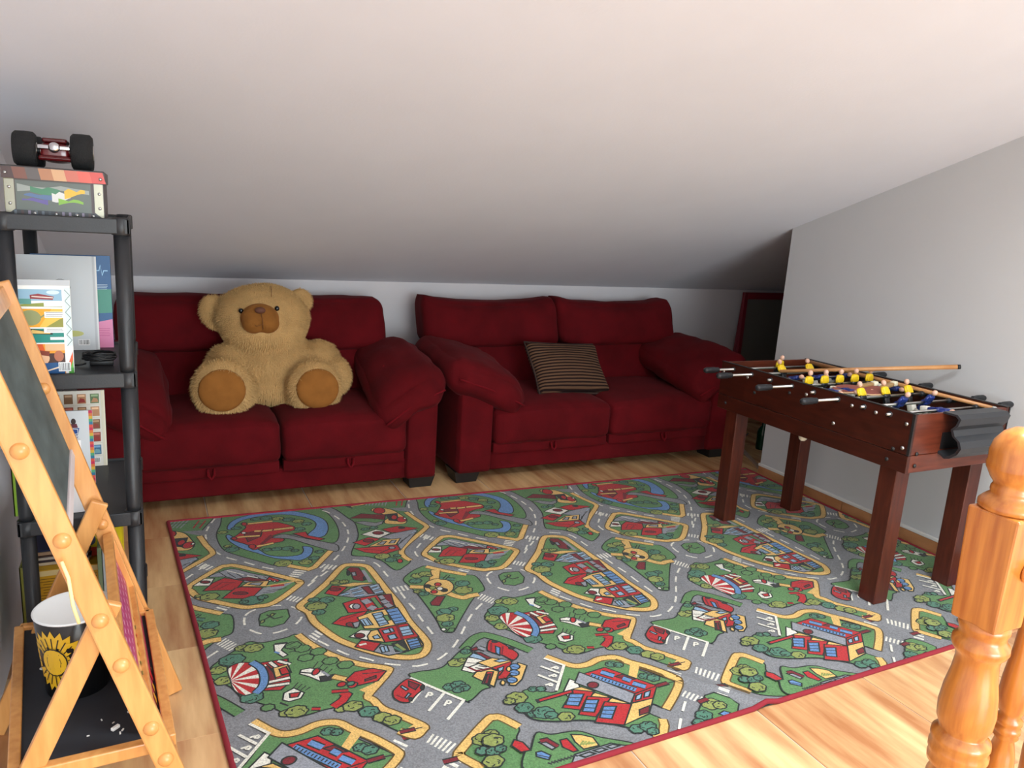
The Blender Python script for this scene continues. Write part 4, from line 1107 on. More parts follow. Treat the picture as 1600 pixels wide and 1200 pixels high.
for s_ in (-1, 1): P.line([(-.15, s_*.53), (-.15, s_*.36), (.15, s_*.36), (.15, s_*.53)], .008, (220, 226, 220))
pb = P.bm(); 
for v in pb.verts: v.co += Vector(((TX0+TX1)/2, (TY0+TY1)/2, TZ0+.1004))
build('field_markings', pb, INK, pf)
for x in (TX0+.022, TX1-.022-.082):
    for y in (TY0+.05, TY1-.05-.082):
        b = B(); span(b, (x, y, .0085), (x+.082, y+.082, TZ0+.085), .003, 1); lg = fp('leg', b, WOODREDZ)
        b = B(); span(b, (x+.008, y+.008, .0078), (x+.074, y+.074, .016)); build('foot_pad', b, BLACKFOOT, lg)
# screws and bolts
for (x, y, z, nx, ny, m_) in [(TX0, TY0+.03, TZ1-.045, 1, 0, STEEL), (TX0, TY0+.03, TZ0+.10, 1, 0, STEEL), (TX0, TY1-.02, TZ1-.05, 1, 0, STEEL), (TX0, 2.80, TZ1-.045, 1, 0, STEEL), (TX0, 2.42, TZ1-.045, 1, 0, STEEL), (TX0, 2.17, TZ1-.035, 1, 0, STEEL), (TX0, 2.05, TZ1-.035, 1, 0, STEEL), (TX0, 2.25, TZ1-.135, 1, 0, STEEL),
                            (TX0, TY0+.09, TZ0+.035, 1, 0, BLK), (TX0, TY1-.06, TZ0+.035, 1, 0, BLK), (TX0, TY0+.07, TZ0+.085, 1, 0, BLK), (TX0+.05, TY0, TZ0+.03, 0, 1, BLK), (TX1-.06, TY0, TZ0+.035, 0, 1, BLK), (TX0+.05, TY0, TZ0+.08, 0, 1, BLK), (TX0, 2.74, TZ1-.11, 1, 0, BLK), (TX0, 2.52, TZ1-.06, 1, 0, BLK)]:
    b = B(); lathe(b, [(.0085, 0), (.0085, .002), (.0055, .005), (.0015, .006)], seg=14, M=(RY(-math.pi/2) if nx else RX(math.pi/2)), c=(x, y, z)); fp('bolt', b, m_, smooth=True)
# goal cup on the near end
cup = []; prof = [(0, .10), (-.045, .10), (-.058, .085), (-.052, .055), (-.040, .035), (-.048, .012), (-.066, -.005), (-.074, -.03), (-.060, -.06), (-.038, -.085), (-.022, -.092), (0, -.075)]
inner = [(0, .092), (-.040, .092), (-.050, .082), (-.045, .056), (-.032, .036), (-.040, .010), (-.058, -.006), (-.065, -.03), (-.053, -.054), (-.035, -.076), (-.022, -.083), (0, -.066)]
b = B(); x0_, x1_ = 2.885, 3.205; n = len(prof); zc = .762
def ring(x, pr): return [b.verts.new((x+(0.012 if z < -.03 and x < 3 else 0), TY0+.001+y*1.35, zc+z)) for y, z in pr]
o0, o1, i0, i1 = ring(x0_, prof), ring(x1_, prof), ring(x0_, inner), ring(x1_, inner)
for k in range(n-1):
    for q in ((o0[k], o0[k+1], o1[k+1], o1[k]), (i0[k+1], i0[k], i1[k], i1[k+1]), (o0[k+1], o0[k], i0[k], i0[k+1]), (o1[k], o1[k+1], i1[k+1], i1[k])): b.faces.new(q)
bmesh.ops.recalc_face_normals(b, faces=b.faces)
fp('goal_cup', b, mat('grey_black_plastic', (42, 44, 48), .38), smooth=False)
b = B(); span(b, (x0_+.02, TY0-.0005, zc-.06), (x1_-.02, TY0+.002, zc+.01)); fp('goal_opening', b, BLK)
# ball sticking out of the return hole below the panel
# rods with players
YEL = mat('yellow_shirt', (246, 206, 30), .4); BLU = mat('blue_shirt', (30, 48, 120), .4); SKIN = mat('player_skin', (236, 186, 160), .5); DKB = mat('player_shorts', (22, 24, 30), .4); WSH = mat('white_boot', (232, 228, 216), .4)
def player_mesh(shirt, shorts):
    b = B()
    box(b, (0, 0, .018), (.026, .017, .030), .006, 2, mi=0); ell(b, (0, 0, .045), (.0085, .0085, .010), None, 10, 8, mi=1)
    lathe(b, [(.010, -.013), (.010, .013)], seg=10, M=RY(math.pi/2), mi=2)
    box(b, (0, 0, -.018), (.022, .014, .030), .004, 2, mi=2); box(b, (0, -.004, -.046), (.022, .024, .026), .004, 2, mi=3)
    for s_ in (-1, 1): tube(b, [(s_*.013, 0, .028), (s_*.016, -.002, .016), (s_*.014, -.004, .006)], .0042, 6, mi=0)
    me = bpy.data.meshes.new('player'); b.normal_update(); b.to_mesh(me); b.free()
    for m_ in (shirt, SKIN, shorts, WSH): me.materials.append(m_)
    for p in me.polygons: p.use_smooth = True
    return me
PY, PB = player_mesh(YEL, DKB), player_mesh(BLU, BLU)
GRIP = mat('black_rubber_grip', (30, 32, 36), .5)
ROD = [(2.905, 'L', 'y', [0], .35), (2.775, 'L', 'y', [-.10, .10], -.5), (2.645, 'R', 'b', [-.17, 0, .17], 1.2), (2.51, 'L', 'y', [-.21, -.105, 0, .105, .21], .12), (2.38, 'R', 'b', [-.21, -.105, 0, .105, .21], 1.5), (2.245, 'L', 'y', [-.16, 0, .16], -.35), (2.11, 'R', 'b', [-.09, .09], .6), (1.985, 'R', 'b', [0], 1.45)]
ZR = .832
for i, (y, side, team, xs, ang) in enumerate(ROD):
    sg = -1 if side == 'L' else 1; cx = (TX0+TX1)/2+sg*(.05 if i % 2 else .03)
    a, c = (TX0-.10-.03*(i % 2), TX1+.03) if side == 'L' else (TX0-.02, TX1+.112)
    b = B(); tube(b, [(a, y, ZR), (c, y, ZR)], .0062, 10); rod = fp('rod', b, STEEL, smooth=True)
    h0 = a if side == 'L' else c
    b = B(); lathe(b, [(.010, 0), (.0135, .004), (.0135, .012), (.0125, .016), (.0155, .03), (.0155, .078), (.012, .088), (.006, .092)], seg=14, M=RY(sg*math.pi/2), c=(h0, y, ZR)); build('handle', b, GRIP, rod, True)
    for x in (TX0-.004, TX1-T-.004):
        b = B(); lathe(b, [(.012, 0), (.012, T+.008)], seg=14, M=RY(math.pi/2), c=(x, y, ZR)); build('bushing', b, GRIP, rod, True)
    for x in (TX0+T+.05, TX1-T-.05):
        b = B(); lathe(b, [(.011, 0), (.013, .006), (.013, .014), (.011, .02)], seg=12, M=RY(math.pi/2), c=(x, y, ZR)); build('stopper', b, GRIP, rod, True)
    for x in xs:
        p = bpy.data.objects.new('player', PY if team == 'y' else PB); COL.objects.link(p); p.parent = rod; p.location = ((TX0+TX1)/2+x*.98, y, ZR); p.rotation_euler = (ang, 0, 0); p.scale = (1.35, 1.35, 1.35)
# loose things on the table
def cue(pts, r0, r1, label, tipc):
    root = empty('cue_stick', pts[0]); tag(root, label, 'cue stick', 'small cues lying on the football table'); a, c = Vector(pts[0]), Vector(pts[1])
    b = B(); tube(b, [Vector(), (c-a)*.5, (c-a)], [r0, (r0+r1)/2, r1], 12); build('shaft', b, mat('cue_wood', (206, 150, 96), .4, rgb2=(186, 126, 76), scale=12), root, True)
    d = (c-a).normalized(); b = B(); tube(b, [(c-a), (c-a)+d*.014], [r1*1.02, r1*.95], 12); build('tip', b, tipc, root, True)
CUE1 = ((2.93, 2.80, .853), (3.505, 2.247, .960))
cue(((2.90, 2.775, .842), (3.49, 2.243, .955)), .0085, .0115, 'wooden cue lying across the football table rods with its end in the air', BLK)
cue(((3.292, 2.94, .846), (3.292, 1.925, .842)), .0125, .0085, 'wooden cue lying along the wall-side edge of the football table', WHITE)
def paddle(loc, rz, label):
    root = empty('table_tennis_bat', loc, rz); root.rotation_euler = (0, -.16, rz); tag(root, label, 'bat', 'bats lying on the rods')
    b = B(); lathe(b, [(.001, -.004), (.062, -.004), (.065, 0), (.062, .004), (.001, .004)], seg=28); bl = build('blade', b, mat('bat_plywood', (222, 184, 140), .5), root, True); bl.scale = (1.08, 1, 1)
    b = B(); lathe(b, [(.001, 0), (.060, 0), (.060, .0022), (.001, .0022)], seg=28, c=(0, 0, .004)); r_ = build('rubber', b, mat('red_rubber', (150, 82, 70), .6), root, False); r_.scale = (1.05, 1, 1)
    b = B(); rbox(b, (.105, 0, 0), (.09, .027, .020), .008, 5); build('handle', b, mat('bat_handle', (168, 134, 88), .5), root, True)
    b = B(); rbox(b, (.162, 0, 0), (.026, .029, .022), .005, 4); build('handle_end', b, mat('bat_end', (238, 230, 200), .5), root, True)
paddle((2.93, 2.385, .836), -.12, 'wooden bat with cream handle end nearer the table\'s long side')
paddle((3.02, 2.315, .84), .10, 'wooden bat with cream handle end lying nearer the wall')
b = B(); lathe(b, [(.001, -.020), (.010, -.018), (.018, -.010), (.020, 0), (.020, .012), (.012, .03), (.012, .08)], seg=20, c=(2.762, 2.445, TZ0-.012)); fp('return_knob', b, mat('ivory_plastic', (232, 224, 200), .4), smooth=True)

# ================================================================== black plastic shelf unit
SX0, SX1, SY0, SY1 = -.352, -.027, 2.42, 2.985
TZ = [1.441, .999, .566, .14]
sh = empty('shelf_unit', ((SX0+SX1)/2, (SY0+SY1)/2, 0)); tag(sh, 'black plastic four-tier shelf unit against the left wall', 'shelf unit')
so = -sh.location
def sp_(name, bm, m, parent=None, smooth=False):
    o = build(name, bm, m, parent or sh, smooth)
    if parent is None: o.location = so
    return o
for z in TZ:
    b = B(); span(b, (SX0+.006, SY0+.006, z-.020), (SX1-.006, SY1-.006, z-.008)); tr = sp_('shelf_deck', b, BLACKP)
    b = B()
    for a, c in (((SX0, SY0), (SX1, SY0+.010)), ((SX0, SY1-.010), (SX1, SY1)), ((SX0, SY0), (SX0+.010, SY1)), ((SX1-.010, SY0), (SX1, SY1))): span(b, (a[0], a[1], z-.043), (c[0], c[1], z), .003, 2)
    build('rim', b, BLACKP, tr)
    b = B()
    for i in range(5):
        x = SX0+.05+i*.056; span(b, (x, SY0+.03, z-.0082), (x+.004, SY1-.03, z-.0065))
    build('rib', b, BLACKP, tr)
    for x in (SX0+.023, SX1-.023):
        for y in (SY0+.023, SY1-.023):
            b = B(); lathe(b, [(.0235, -.046), (.0255, -.044), (.0255, -.002), (.0215, .002), (.012, .003)] if z == TZ[0] else [(.0235, -.046), (.0255, -.044), (.0255, 0), (.0215, .001)], seg=20, c=(x, y, z)); build('socket', b, BLACKP, tr, True)
zs = [0]+TZ[::-1]
for x in (SX0+.023, SX1-.023):
    for y in (SY0+.023, SY1-.023):
        for a, c in zip(zs, zs[1:]):
            b = B(); lathe(b, [(.019, a+.001), (.0205, a+.02), (.0205, c-.044)], seg=20, c=(x, y, 0)); sp_('post', b, BLACKP, smooth=True)

# ------------------------------------------------------------------ books and boxes
def book(name, label, cat, c, w, h, t, lean=0, yaw=0, cover=(240, 240, 240), pages=(236, 230, 214), art=None, group='books on the shelf unit', spine=None):
    """upright book facing the room: c = bottom centre, w x h front, thickness t going back"""
    root = empty(name, c, yaw); root.rotation_euler = (-lean, 0, yaw); tag(root, label, cat, group)
    b = B(); cm = mat('cover_%d_%d_%d' % cover, cover, .35, coat=.2)
    span(b, (-w/2, 0, 0), (w/2, .0022, h)); span(b, (-w/2, t-.0022, 0), (w/2, t, h)); span(b, (-w/2, 0, 0), (-w/2+.003, t, h)); build('cover', b, cm, root)
    b = B(); span(b, (-w/2+.003, .0022, .003), (w/2-.003, t-.0022, h-.003)); build('pages', b, mat('paper_%d_%d_%d' % pages, pages, .8), root)
    if art:
        P = Print(.00002); art(P, w, h); bm = P.bm()
        for v in bm.verts: v.co = Vector((v.co.x-w/2, -.0004-v.co.z, v.co.y))
        bmesh.ops.reverse_faces(bm, faces=bm.faces); build('printed_front', bm, INK, root)
    return root
def barcode(P, x, y, w, h, r=random.Random(2)):
    P.rect(x, y, x+w, y+h, (250, 250, 250)); u = x+.06*w
    while u < x+.92*w:
        d = w*r.choice((.015, .025, .04)); P.rect(u, y+.12*h, u+d, y+.9*h, (40, 40, 40)); u += d+w*r.choice((.02, .03, .045))
def textlines(P, x0, y0, x1, n, dy, col, r=random.Random(4), wd=.0016):
    for i in range(n): P.line([(x0+(x1-x0)*r.uniform(0, .12), y0-i*dy), (x1-(x1-x0)*r.uniform(0, .08), y0-i*dy)], wd, col)
def art_album(P, w, h):
    P.rect(0, 0, w, h, (214, 219, 222)); P.rect(w-.012, 0, w-.006, h, (196, 200, 204)); P.rect(w-.004, 0, w, h, (240, 240, 238))
    barcode(P, w-.062, .016, .034, .020); P.ell(.12, .205, .028, .03, (176, 180, 182)); P.line([(.12+.028*math.cos(t), .205+.03*math.sin(t)) for t in [i*.35 for i in range(10)]], .0018, (120, 124, 126)); P.ell(w-.075, .055, .03, .010, (206, 206, 120))
book('album', 'large pale grey hardback album with a small barcode on the second shelf', 'book', (-.252, 2.86, .992), .226, .312, .011, lean=.13, art=art_album, cover=(214, 219, 222))
def art_comic(P, w, h):
    P.rect(0, 0, w, h, (250, 250, 246)); P.rect(0, h*.94, w, h, (196, 199, 202)); e = w*.84
    P.rect(0, h*.78, e, h*.90, (150, 190, 214)); P.ell(e*.8, h*.87, .016, .006, (214, 232, 240)); P.poly([(0, h*.74), (e*.6, h*.76), (e, h*.73), (e, h*.715), (0, h*.72)], (150, 160, 70)); P.rect(0, h*.745, e*.3, h*.80, (96, 160, 150))
    P.poly([(.03, h*.80), (.085, h*.79), (.088, h*.825), (.05, h*.855), (.03, h*.84)], (146, 44, 52)); P.line([(.034, h*.825), (.086, h*.812)], .003, (240, 226, 214)); P.rect(e*.58, h*.72, e, h*.765, (250, 250, 250))
    P.rect(0, h*.50, e, h*.695, (246, 172, 32)); P.poly([(e*.45, h*.5), (e*.75, h*.695), (e, h*.695), (e, h*.5)], (240, 200, 80)); P.poly([(e*.6, h*.5), (e*.9, h*.58), (e, h*.60), (e, h*.5)], (150, 150, 60))
    P.ell(.028, h*.60, .026, .022, (150, 156, 104)); P.line([(.052, h*.60), (.068, h*.65), (.07, h*.62)], .004, (140, 146, 96)); P.rect(e*.58, h*.60, e, h*.665, (252, 252, 252)); textlines(P, e*.6, h*.655, e, 3, .005, (90, 90, 90), wd=.0011)
    P.rect(0, h*.335, e, h*.485, (20, 140, 128)); P.poly([(.01, h*.43), (.02, h*.49), (.08, h*.45), (.08, h*.42)], (30, 30, 30)); P.poly([(.024, h*.435), (.03, h*.475), (.074, h*.445), (.074, h*.43)], (232, 196, 110)); P.rect(e*.55, h*.44, e, h*.49, (250, 250, 250)); P.rect(e*.68, h*.365, e, h*.395, (250, 250, 250)); textlines(P, e*.57, h*.48, e, 2, .005, (90, 90, 90), wd=.0011)
    P.rect(0, 0, e, h*.32, (244, 160, 30)); P.poly([(e*.3, h*.32), (e*.5, h*.32), (e*.62, h*.12), (e*.5, h*.1)], (226, 92, 24)); P.rect(e*.55, h*.25, e, h*.32, (236, 190, 140)); P.rect(e*.6, h*.06, e, h*.22, (70, 34, 24), )
    P.ell(.045, h*.17, .024, .022, (240, 190, 150)); P.poly([(.02, h*.17), (.022, h*.235), (.045, h*.255), (.07, h*.24), (.068, h*.19), (.05, h*.2)], (132, 50, 26)); P.poly([(.02, 0), (.022, h*.10), (.05, h*.115), (.085, h*.12), (.11, h*.10), (.105, 0)], (26, 84, 140)); P.ell(.092, h*.19, .012, .016, (186, 110, 80)); P.line([(.06, h*.03), (.10, h*.08)], .004, (240, 214, 190))
    P.rect(e, 0, e+.006, h*.93, (252, 252, 250)); P.rect(e+.006, h*.3, w, h*.92, (224, 240, 238))
    for i in range(5): P.line([(e+.007, h*(.9-.12*i)), (w-.001, h*(.84-.12*i)), (e+.007, h*(.78-.12*i))], .0014, (70, 110, 108))
    P.poly([(e+.006, h*.09), (w-.001, h*.24), (w-.001, h*.14), (e+.012, h*.06)], (236, 96, 40)); P.poly([(e+.010, 0), (w-.001, 0), (w-.001, h*.15), (e+.014, h*.09)], (110, 180, 70)); P.rect(w*.9, 0, w, h*.06, (80, 160, 60)); barcode(P, w*.70, .006, w*.24, h*.10)
book('comic_book', 'colourful children\'s comic with striped orange and teal panels on the second shelf', 'book', (-.253, 2.478, .992), .128, .268, .014, lean=.05, art=art_comic, cover=(240, 240, 236))
# blue and pink boxed game at the back
bx = empty('game_box', (-.213, 2.90, .992)); bx.rotation_euler = (-.06, 0, 0); tag(bx, 'blue and pink cardboard game box behind the pale album', 'box')
b = B(); span(b, (-.115, .0, 0), (.115, .055, .312), .002, 1); build('carton', b, mat('blue_card', (44, 92, 140), .4, coat=.2), bx)
P = Print(.00003); w_, h_ = .23, .312
P.rect(0, 0, w_, h_, (40, 96, 150)); P.poly([(0, .11), (w_, .12), (w_, .20), (0, .19)], (70, 150, 130)); P.poly([(0, 0), (w_, 0), (w_, .098), (.17, .085), (0, .085)], (232, 140, 182)); P.ell(.178, .115, .012, .036, (20, 26, 30))
P.line([(.16, .262), (.172, .262), (.176, .278), (.180, .246), (.186, .262), (.196, .262), (.200, .28), (.205, .246), (.210, .262), (.222, .262)], .0028, (170, 220, 250)); textlines(P, .178, .215, .22, 4, .005, (200, 226, 240), wd=.0013); textlines(P, .180, .065, .222, 5, .006, (190, 70, 130), wd=.0014)
bm = P.bm()
for v in bm.verts: v.co = Vector((v.co.x-.115, -.0004-v.co.z, v.co.y))
bmesh.ops.reverse_faces(bm, faces=bm.faces); build('printed_front', bm, INK, bx)
P = Print(.00003); P.rect(0, 0, .228, .053, (52, 92, 136)); P.rect(.02, .01, .10, .04, (150, 90, 130)); P.ell(.15, .026, .03, .014, (90, 150, 180))
bm = P.bm()
for v in bm.verts: v.co = Vector((v.co.x-.114, v.co.y+.001, .3124+v.co.z))
build('printed_top', bm, INK, bx)
# black cable bundle
cb = B(); r_ = random.Random(9)
for k in range(4):
    pts = []
    for i in range(25):
        a = 2*math.pi*i/24+k; pts.append((-.128+.042*math.cos(a)+r_.uniform(-.004, .004), 2.60+.028*math.sin(a), 1.0+.005*k+.012+r_.uniform(-.002, .003)))
    tube(cb, pts, .0042, 6)
tube(cb, [(-.165, 2.58, 1.0), (-.185, 2.57, .997), (-.20, 2.58, .996)], .003, 6); span(cb, (-.155, 2.575, .992), (-.09, 2.595, 1.008), .003)
tag(build('cable_bundle', cb, mat('black_cable', (18, 18, 20), .45), None, True), 'tangle of black cable on the second shelf', 'cable')
# third shelf
def art_list(P, w, h):
    P.rect(0, 0, w, h, (236, 232, 220)); cs = [(150, 60, 40), (120, 170, 180), (196, 140, 96), (60, 110, 150), (214, 170, 40), (130, 90, 50), (160, 40, 30), (90, 120, 70)]
    r = random.Random(8)
    for i in range(5):
        for j in range(4):
            x, y = .016+j*.040, h-.045-i*.046; c = cs[(i*3+j*5) % 8]; P.rect(x, y, x+.027, y+.034, c); P.rect(x+.003, y+.024, x+.024, y+.031, tuple(min(255, v+70) for v in c)); P.poly([(x+.002, y+.003), (x+.025, y+.004), (x+.022, y+.016), (x+.010, y+.02)], r.choice(cs))
    for i in range(5): P.line([(.01, h-.05-i*.046), (w-.012, h-.05-i*.046)], .0007, (200, 196, 186))
    barcode(P, w-.045, .012, .024, .02); P.rect(w-.010, 0, w-.007, h, (244, 236, 206)); P.rect(w-.005, 0, w, h, (248, 240, 214))
book('album', 'cream hardback album with a grid of small pictures on the third shelf', 'book', (-.228, 2.93, .559), .18, .272, .014, lean=.08, art=art_list, cover=(236, 232, 220))
def art_note(P, w, h):
    P.rect(0, 0, w, h, (236, 240, 244)); cs = [(220, 40, 90), (240, 130, 60), (236, 190, 60), (90, 180, 130), (50, 130, 170), (240, 90, 70)]
    for i in range(26): P.rect(w-.011, h-h/26*(i+1), w, h-h/26*i, cs[(i*1) % 6])
    bs = [(26, 80, 160), (40, 60, 130), (120, 80, 140), (230, 150, 60), (236, 120, 60), (226, 170, 110), (150, 150, 90), (110, 90, 130), (70, 130, 150), (180, 200, 150)]
    y = h*.77
    for i, c in enumerate(bs):
        t = .022 if i == 0 else .009; P.poly([(.012, y), (w-.045+(.006 if i == 0 else 0), y), (w-.043, y-t+.001), (.012, y-t+.001)], c); P.line([(w-.058, y-.002), (w-.044, y-.004), (w-.044, y-t+.003), (w-.058, y-t+.002)], .002, (246, 246, 246)); y -= t
    for x, c in ((.03, (150, 40, 46)), (.06, (110, 40, 60))): P.poly([(x-.012, h*.775), (x+.012, h*.775), (x+.009, h*.83), (x-.009, h*.83)], c); P.ell(x, h*.86, .007, .010, (60, 40, 36))
book('notebook', 'white school book with a rainbow edge and a printed stack of books', 'book', (-.224, 2.74, .559), .115, .25, .010, lean=.06, art=art_note, cover=(236, 240, 244))
book('folder', 'plain white rounded folder at the front of the third shelf', 'folder', (-.235, 2.485, .559), .10, .225, .012, lean=.04, cover=(246, 246, 248), pages=(240, 240, 240))
book('folder', 'lime green folder at the left of the third shelf', 'folder', (-.318, 2.50, .559), .098, .236, .022, cover=(140, 186, 30), pages=(90, 110, 40))
# bottom shelf
gb = empty('game_box', (-.236, 2.52, .133)); tag(gb, 'golden yellow box with lines of print on the lowest shelf', 'box')
b = B(); span(b, (-.105, 0, 0), (.085, .20, .235), .002, 1); build('carton', b, mat('gold_card', (196, 150, 30), .45), gb)
P = Print(.00003); P.rect(0, 0, .19, .235, (206, 158, 34)); P.rect(.004, .215, .186, .232, (226, 206, 150)); textlines(P, .012, .205, .178, 13, .009, (110, 70, 16), wd=.0022); P.rect(0, 0, .19, .075, (96, 50, 40)); P.line([(.0, .08), (.19, .08)], .004, (240, 200, 70))
bm = P.bm()
for v in bm.verts: v.co = Vector((v.co.x-.105, -.0004-v.co.z, v.co.y))
bmesh.ops.reverse_faces(bm, faces=bm.faces); build('printed_front', bm, INK, gb)
z = .369
for i, (t, c, dx) in enumerate(((.010, (212, 196, 170), 0), (.008, (60, 50, 60), .006), (.009, (220, 214, 204), -.004), (.007, (80, 60, 56), .004), (.012, (190, 160, 130), 0), (.006, (40, 50, 90), .002))):
    b = B(); span(b, (-.345+dx, 2.55, z), (-.185+dx, 2.72, z+t-.0008), .0015, 1); o = build('magazine', b, mat('mag_%d' % i, c, .5)); z += t
    tag(o, ['cream magazine at the bottom of the pile on the golden box', 'dark magazine second from the bottom on the golden box', 'pale grey magazine third from the bottom on the golden box', 'brown-black magazine fourth from the bottom on the golden box', 'thick tan magazine second from the top on the golden box', 'navy magazine on top of the pile on the golden box'][i], 'magazine', 'magazines piled on the golden box')
def art_yel(P, w, h):
    P.rect(0, 0, w, h, (240, 220, 20)); P.rect(.0, h*.62, .04, h*.80, (226, 60, 40)); P.ell(.03, h*.60, .025, .03, (120, 40, 60)); P.ell(.024, h*.585, .007, .007, (250, 240, 240)); P.rect(w-.004, 0, w, h, (222, 196, 30)); P.ell(.02, h*.88, .016, .02, (70, 90, 120)); P.rect(0, h*.4, .05, h*.45, (90, 90, 80))
book('book', 'bright yellow book at the right of the lowest shelf', 'book', (-.145, 2.58, .133), .115, .33, .02, lean=.03, art=art_yel, cover=(240, 220, 20))
for i, (x, c, h, lb) in enumerate(((-.172, (120, 140, 110), .295, 'thin grey-green book spine beside the yellow book'), (-.158, (190, 200, 206), .285, 'thin pale grey book spine beside the yellow book'))):
    b = B(); span(b, (x, 2.50+.0, .133), (x+.012, 2.66, .133+h*.0+h), .001, 1); o = build('book', b, mat('spine_%d' % i, c, .5)); tag(o, lb, 'book', 'books on the shelf unit'); o.location = (.012, 0.0, 0)
book('folder', 'olive green folder at the left of the lowest shelf', 'folder', (-.356, 2.50, .133), .022, .26, .20, cover=(116, 116, 30), pages=(100, 100, 40))
# ------------------------------------------------------------------ tin box with lid, toy car on it
tin = empty('toy_box', (-.208, 2.60, TZ[0]-.006)); tag(tin, 'lidded picture box with silver corner plates on top of the shelf unit', 'box')
b = B(); span(b, (-.118, -.13, 0), (.118, .13, .102), .002, 1); build('body', b, mat('dark_card', (70, 58, 56), .4), tin)
b = B(); span(b, (-.122, -.138, .099), (.122, .134, .132), .002, 1); ld = build('lid', b, mat('lid_card', (52, 46, 46), .35), tin)
def face(P, y, x0_, z0_, par, nm):
    bm = P.bm()
    for v in bm.verts: v.co = Vector((v.co.x+x0_, y-v.co.z, v.co.y+z0_))
    bmesh.ops.reverse_faces(bm, faces=bm.faces); return build(nm, bm, INK, par)
P = Print(.00003); P.rect(0, 0, .244, .030, (70, 50, 46))
for i, c in enumerate([(74, 52, 50), (120, 74, 60), (92, 84, 82), (176, 120, 84), (206, 160, 118), (196, 104, 84), (214, 92, 76), (204, 74, 66)]): P.poly([(.0305*i, 0), (.0305*i+.034, 0), (.0305*i+.026, .03), (.0305*i-.006 if i else 0, .03)], c)
face(P, -.1384, -.122, .098, ld, 'printed_lid_band')
P = Print(.00003); P.rect(0, 0, .236, .098, (84, 76, 72)); P.rect(.026, .016, .204, .094, (96, 104, 98)); r_ = random.Random(6)
for k_, (c, y0_, y1_, x0_, x1_) in enumerate([((150, 156, 150), .055, .085, .03, .2), ((96, 84, 150), .03, .05, .04, .10), ((84, 110, 150), .045, .062, .045, .11), ((70, 130, 96), .058, .08, .06, .13), ((214, 214, 210), .04, .07, .11, .155), ((220, 180, 50), .05, .08, .14, .19), ((130, 180, 60), .028, .052, .125, .185)]):
    P.poly([(x0_+(x1_-x0_)*t, y0_+(y1_-y0_)*(.5+.5*math.sin(3*t+k_))*.6) for t in (0, .2, .4, .6, .8, 1)]+[(x0_+(x1_-x0_)*t, y1_-(y1_-y0_)*.3*math.sin(5*t+k_)**2) for t in (1, .8, .6, .4, .2, 0)], c)
for i in range(0): P.poly([(.03+.024*i, .022), (.05+.024*i, .022), (.065+.024*i, .09), (.04+.024*i, .09)], [(110, 96, 150), (96, 110, 150), (90, 140, 110), (150, 170, 150), (206, 206, 200), (206, 176, 60), (140, 176, 60)][i])
P.rect(.0, 0, .022, .098, (120, 112, 76)); P.rect(.206, 0, .236, .098, (70, 54, 56)); P.rect(.0, 0, .236, .016, (44, 46, 52))
for i in range(12): P.rect(.02+i*.016, .001, .026+i*.016, .015, r_.choice([(90, 100, 110), (60, 66, 72), (130, 120, 140), (70, 50, 50)]))
face(P, -.1304, -.118, 0, tin, 'printed_front')
for x, zz, par in ((-.106, .075, tin), (-.106, .032, tin), (.107, .07, tin), (.107, .03, tin), (-.05, .008, tin), (.0, .008, tin), (.05, .008, tin), (.09, .008, tin), (-.112, .112, ld), (.112, .110, ld)):
    b = B(); lathe(b, [(.0045, 0), (.0042, .002), (.0025, .0034)], seg=10, M=RX(math.pi/2), c=(x, -.139 if par is ld else -.1312, zz)); build('rivet', b, STEEL, par, True)
for x in (-.1165, .1165):
    b = B(); prism(b, [(0, .0), (.022 if x < 0 else -.022, .018), (.022 if x < 0 else -.022, .096), (0, .096)], .0012, M=RX(math.pi/2), c=(x, -.1312, .0)); build('corner_plate', b, mat('worn_tin', (150, 146, 130), .35, metal=.8), tin)
rc = empty('toy_car', (-.207, 2.60, TZ[0]-.006+.132)); tag(rc, 'remote control car with fat black tyres on top of the picture box', 'toy car')
TY = mat('black_foam_tyre', (24, 24, 25), .8, bump=.5, bscale=300)
for x, y, s in ((-.072, -.055, 1), (.066, -.055, 1.05), (-.066, .065, .95), (.06, .065, .95)):
    b = B(); lathe(b, [(.020, -.029), (.040, -.029), (.047, -.022), (.048, 0), (.047, .022), (.040, .029), (.020, .029)], seg=28, M=RY(math.pi/2)); w = build('wheel', b, TY, rc, True); w.location = (x, y, .048*s); w.scale = (.95, s, s)
    b = B(); lathe(b, [(.020, -.030), (.018, -.024), (.006, -.022)], seg=16, M=RY(math.pi/2)); lathe(b, [(.006, .022), (.018, .024), (.020, .030)], seg=16, M=RY(math.pi/2)); build('hub', b, STEEL, w, True)
b = B(); rbox(b, (0, 0, .045), (.075, .16, .045), .014, 8, bulge=(0, 0, .006)); build('shell', b, mat('dark_red_gloss', (96, 14, 18), .25, coat=.5), rc, True)
b = B(); span(b, (-.04, -.09, .020), (.04, -.06, .034), .006); span(b, (-.03, -.07, .070), (.03, .03, .082), .004); build('bumper', b, mat('dark_red_clear', (80, 12, 16), .2), rc)
b = B(); span(b, (-.042, -.088, .050), (.042, -.080, .062), .003); lathe(b, [(.015, 0), (.014, .006), (.004, .008)], seg=18, M=RX(math.pi/2), c=(0, -.084, .056)); build('grille', b, mat('chrome', (220, 220, 224), .12, metal=1), rc, True)
b = B()
for y in (-.055, .065): tube(b, [(-.06, y, .046), (.06, y, .046)], .006, 8)
build('axle', b, BLACKP, rc, True)

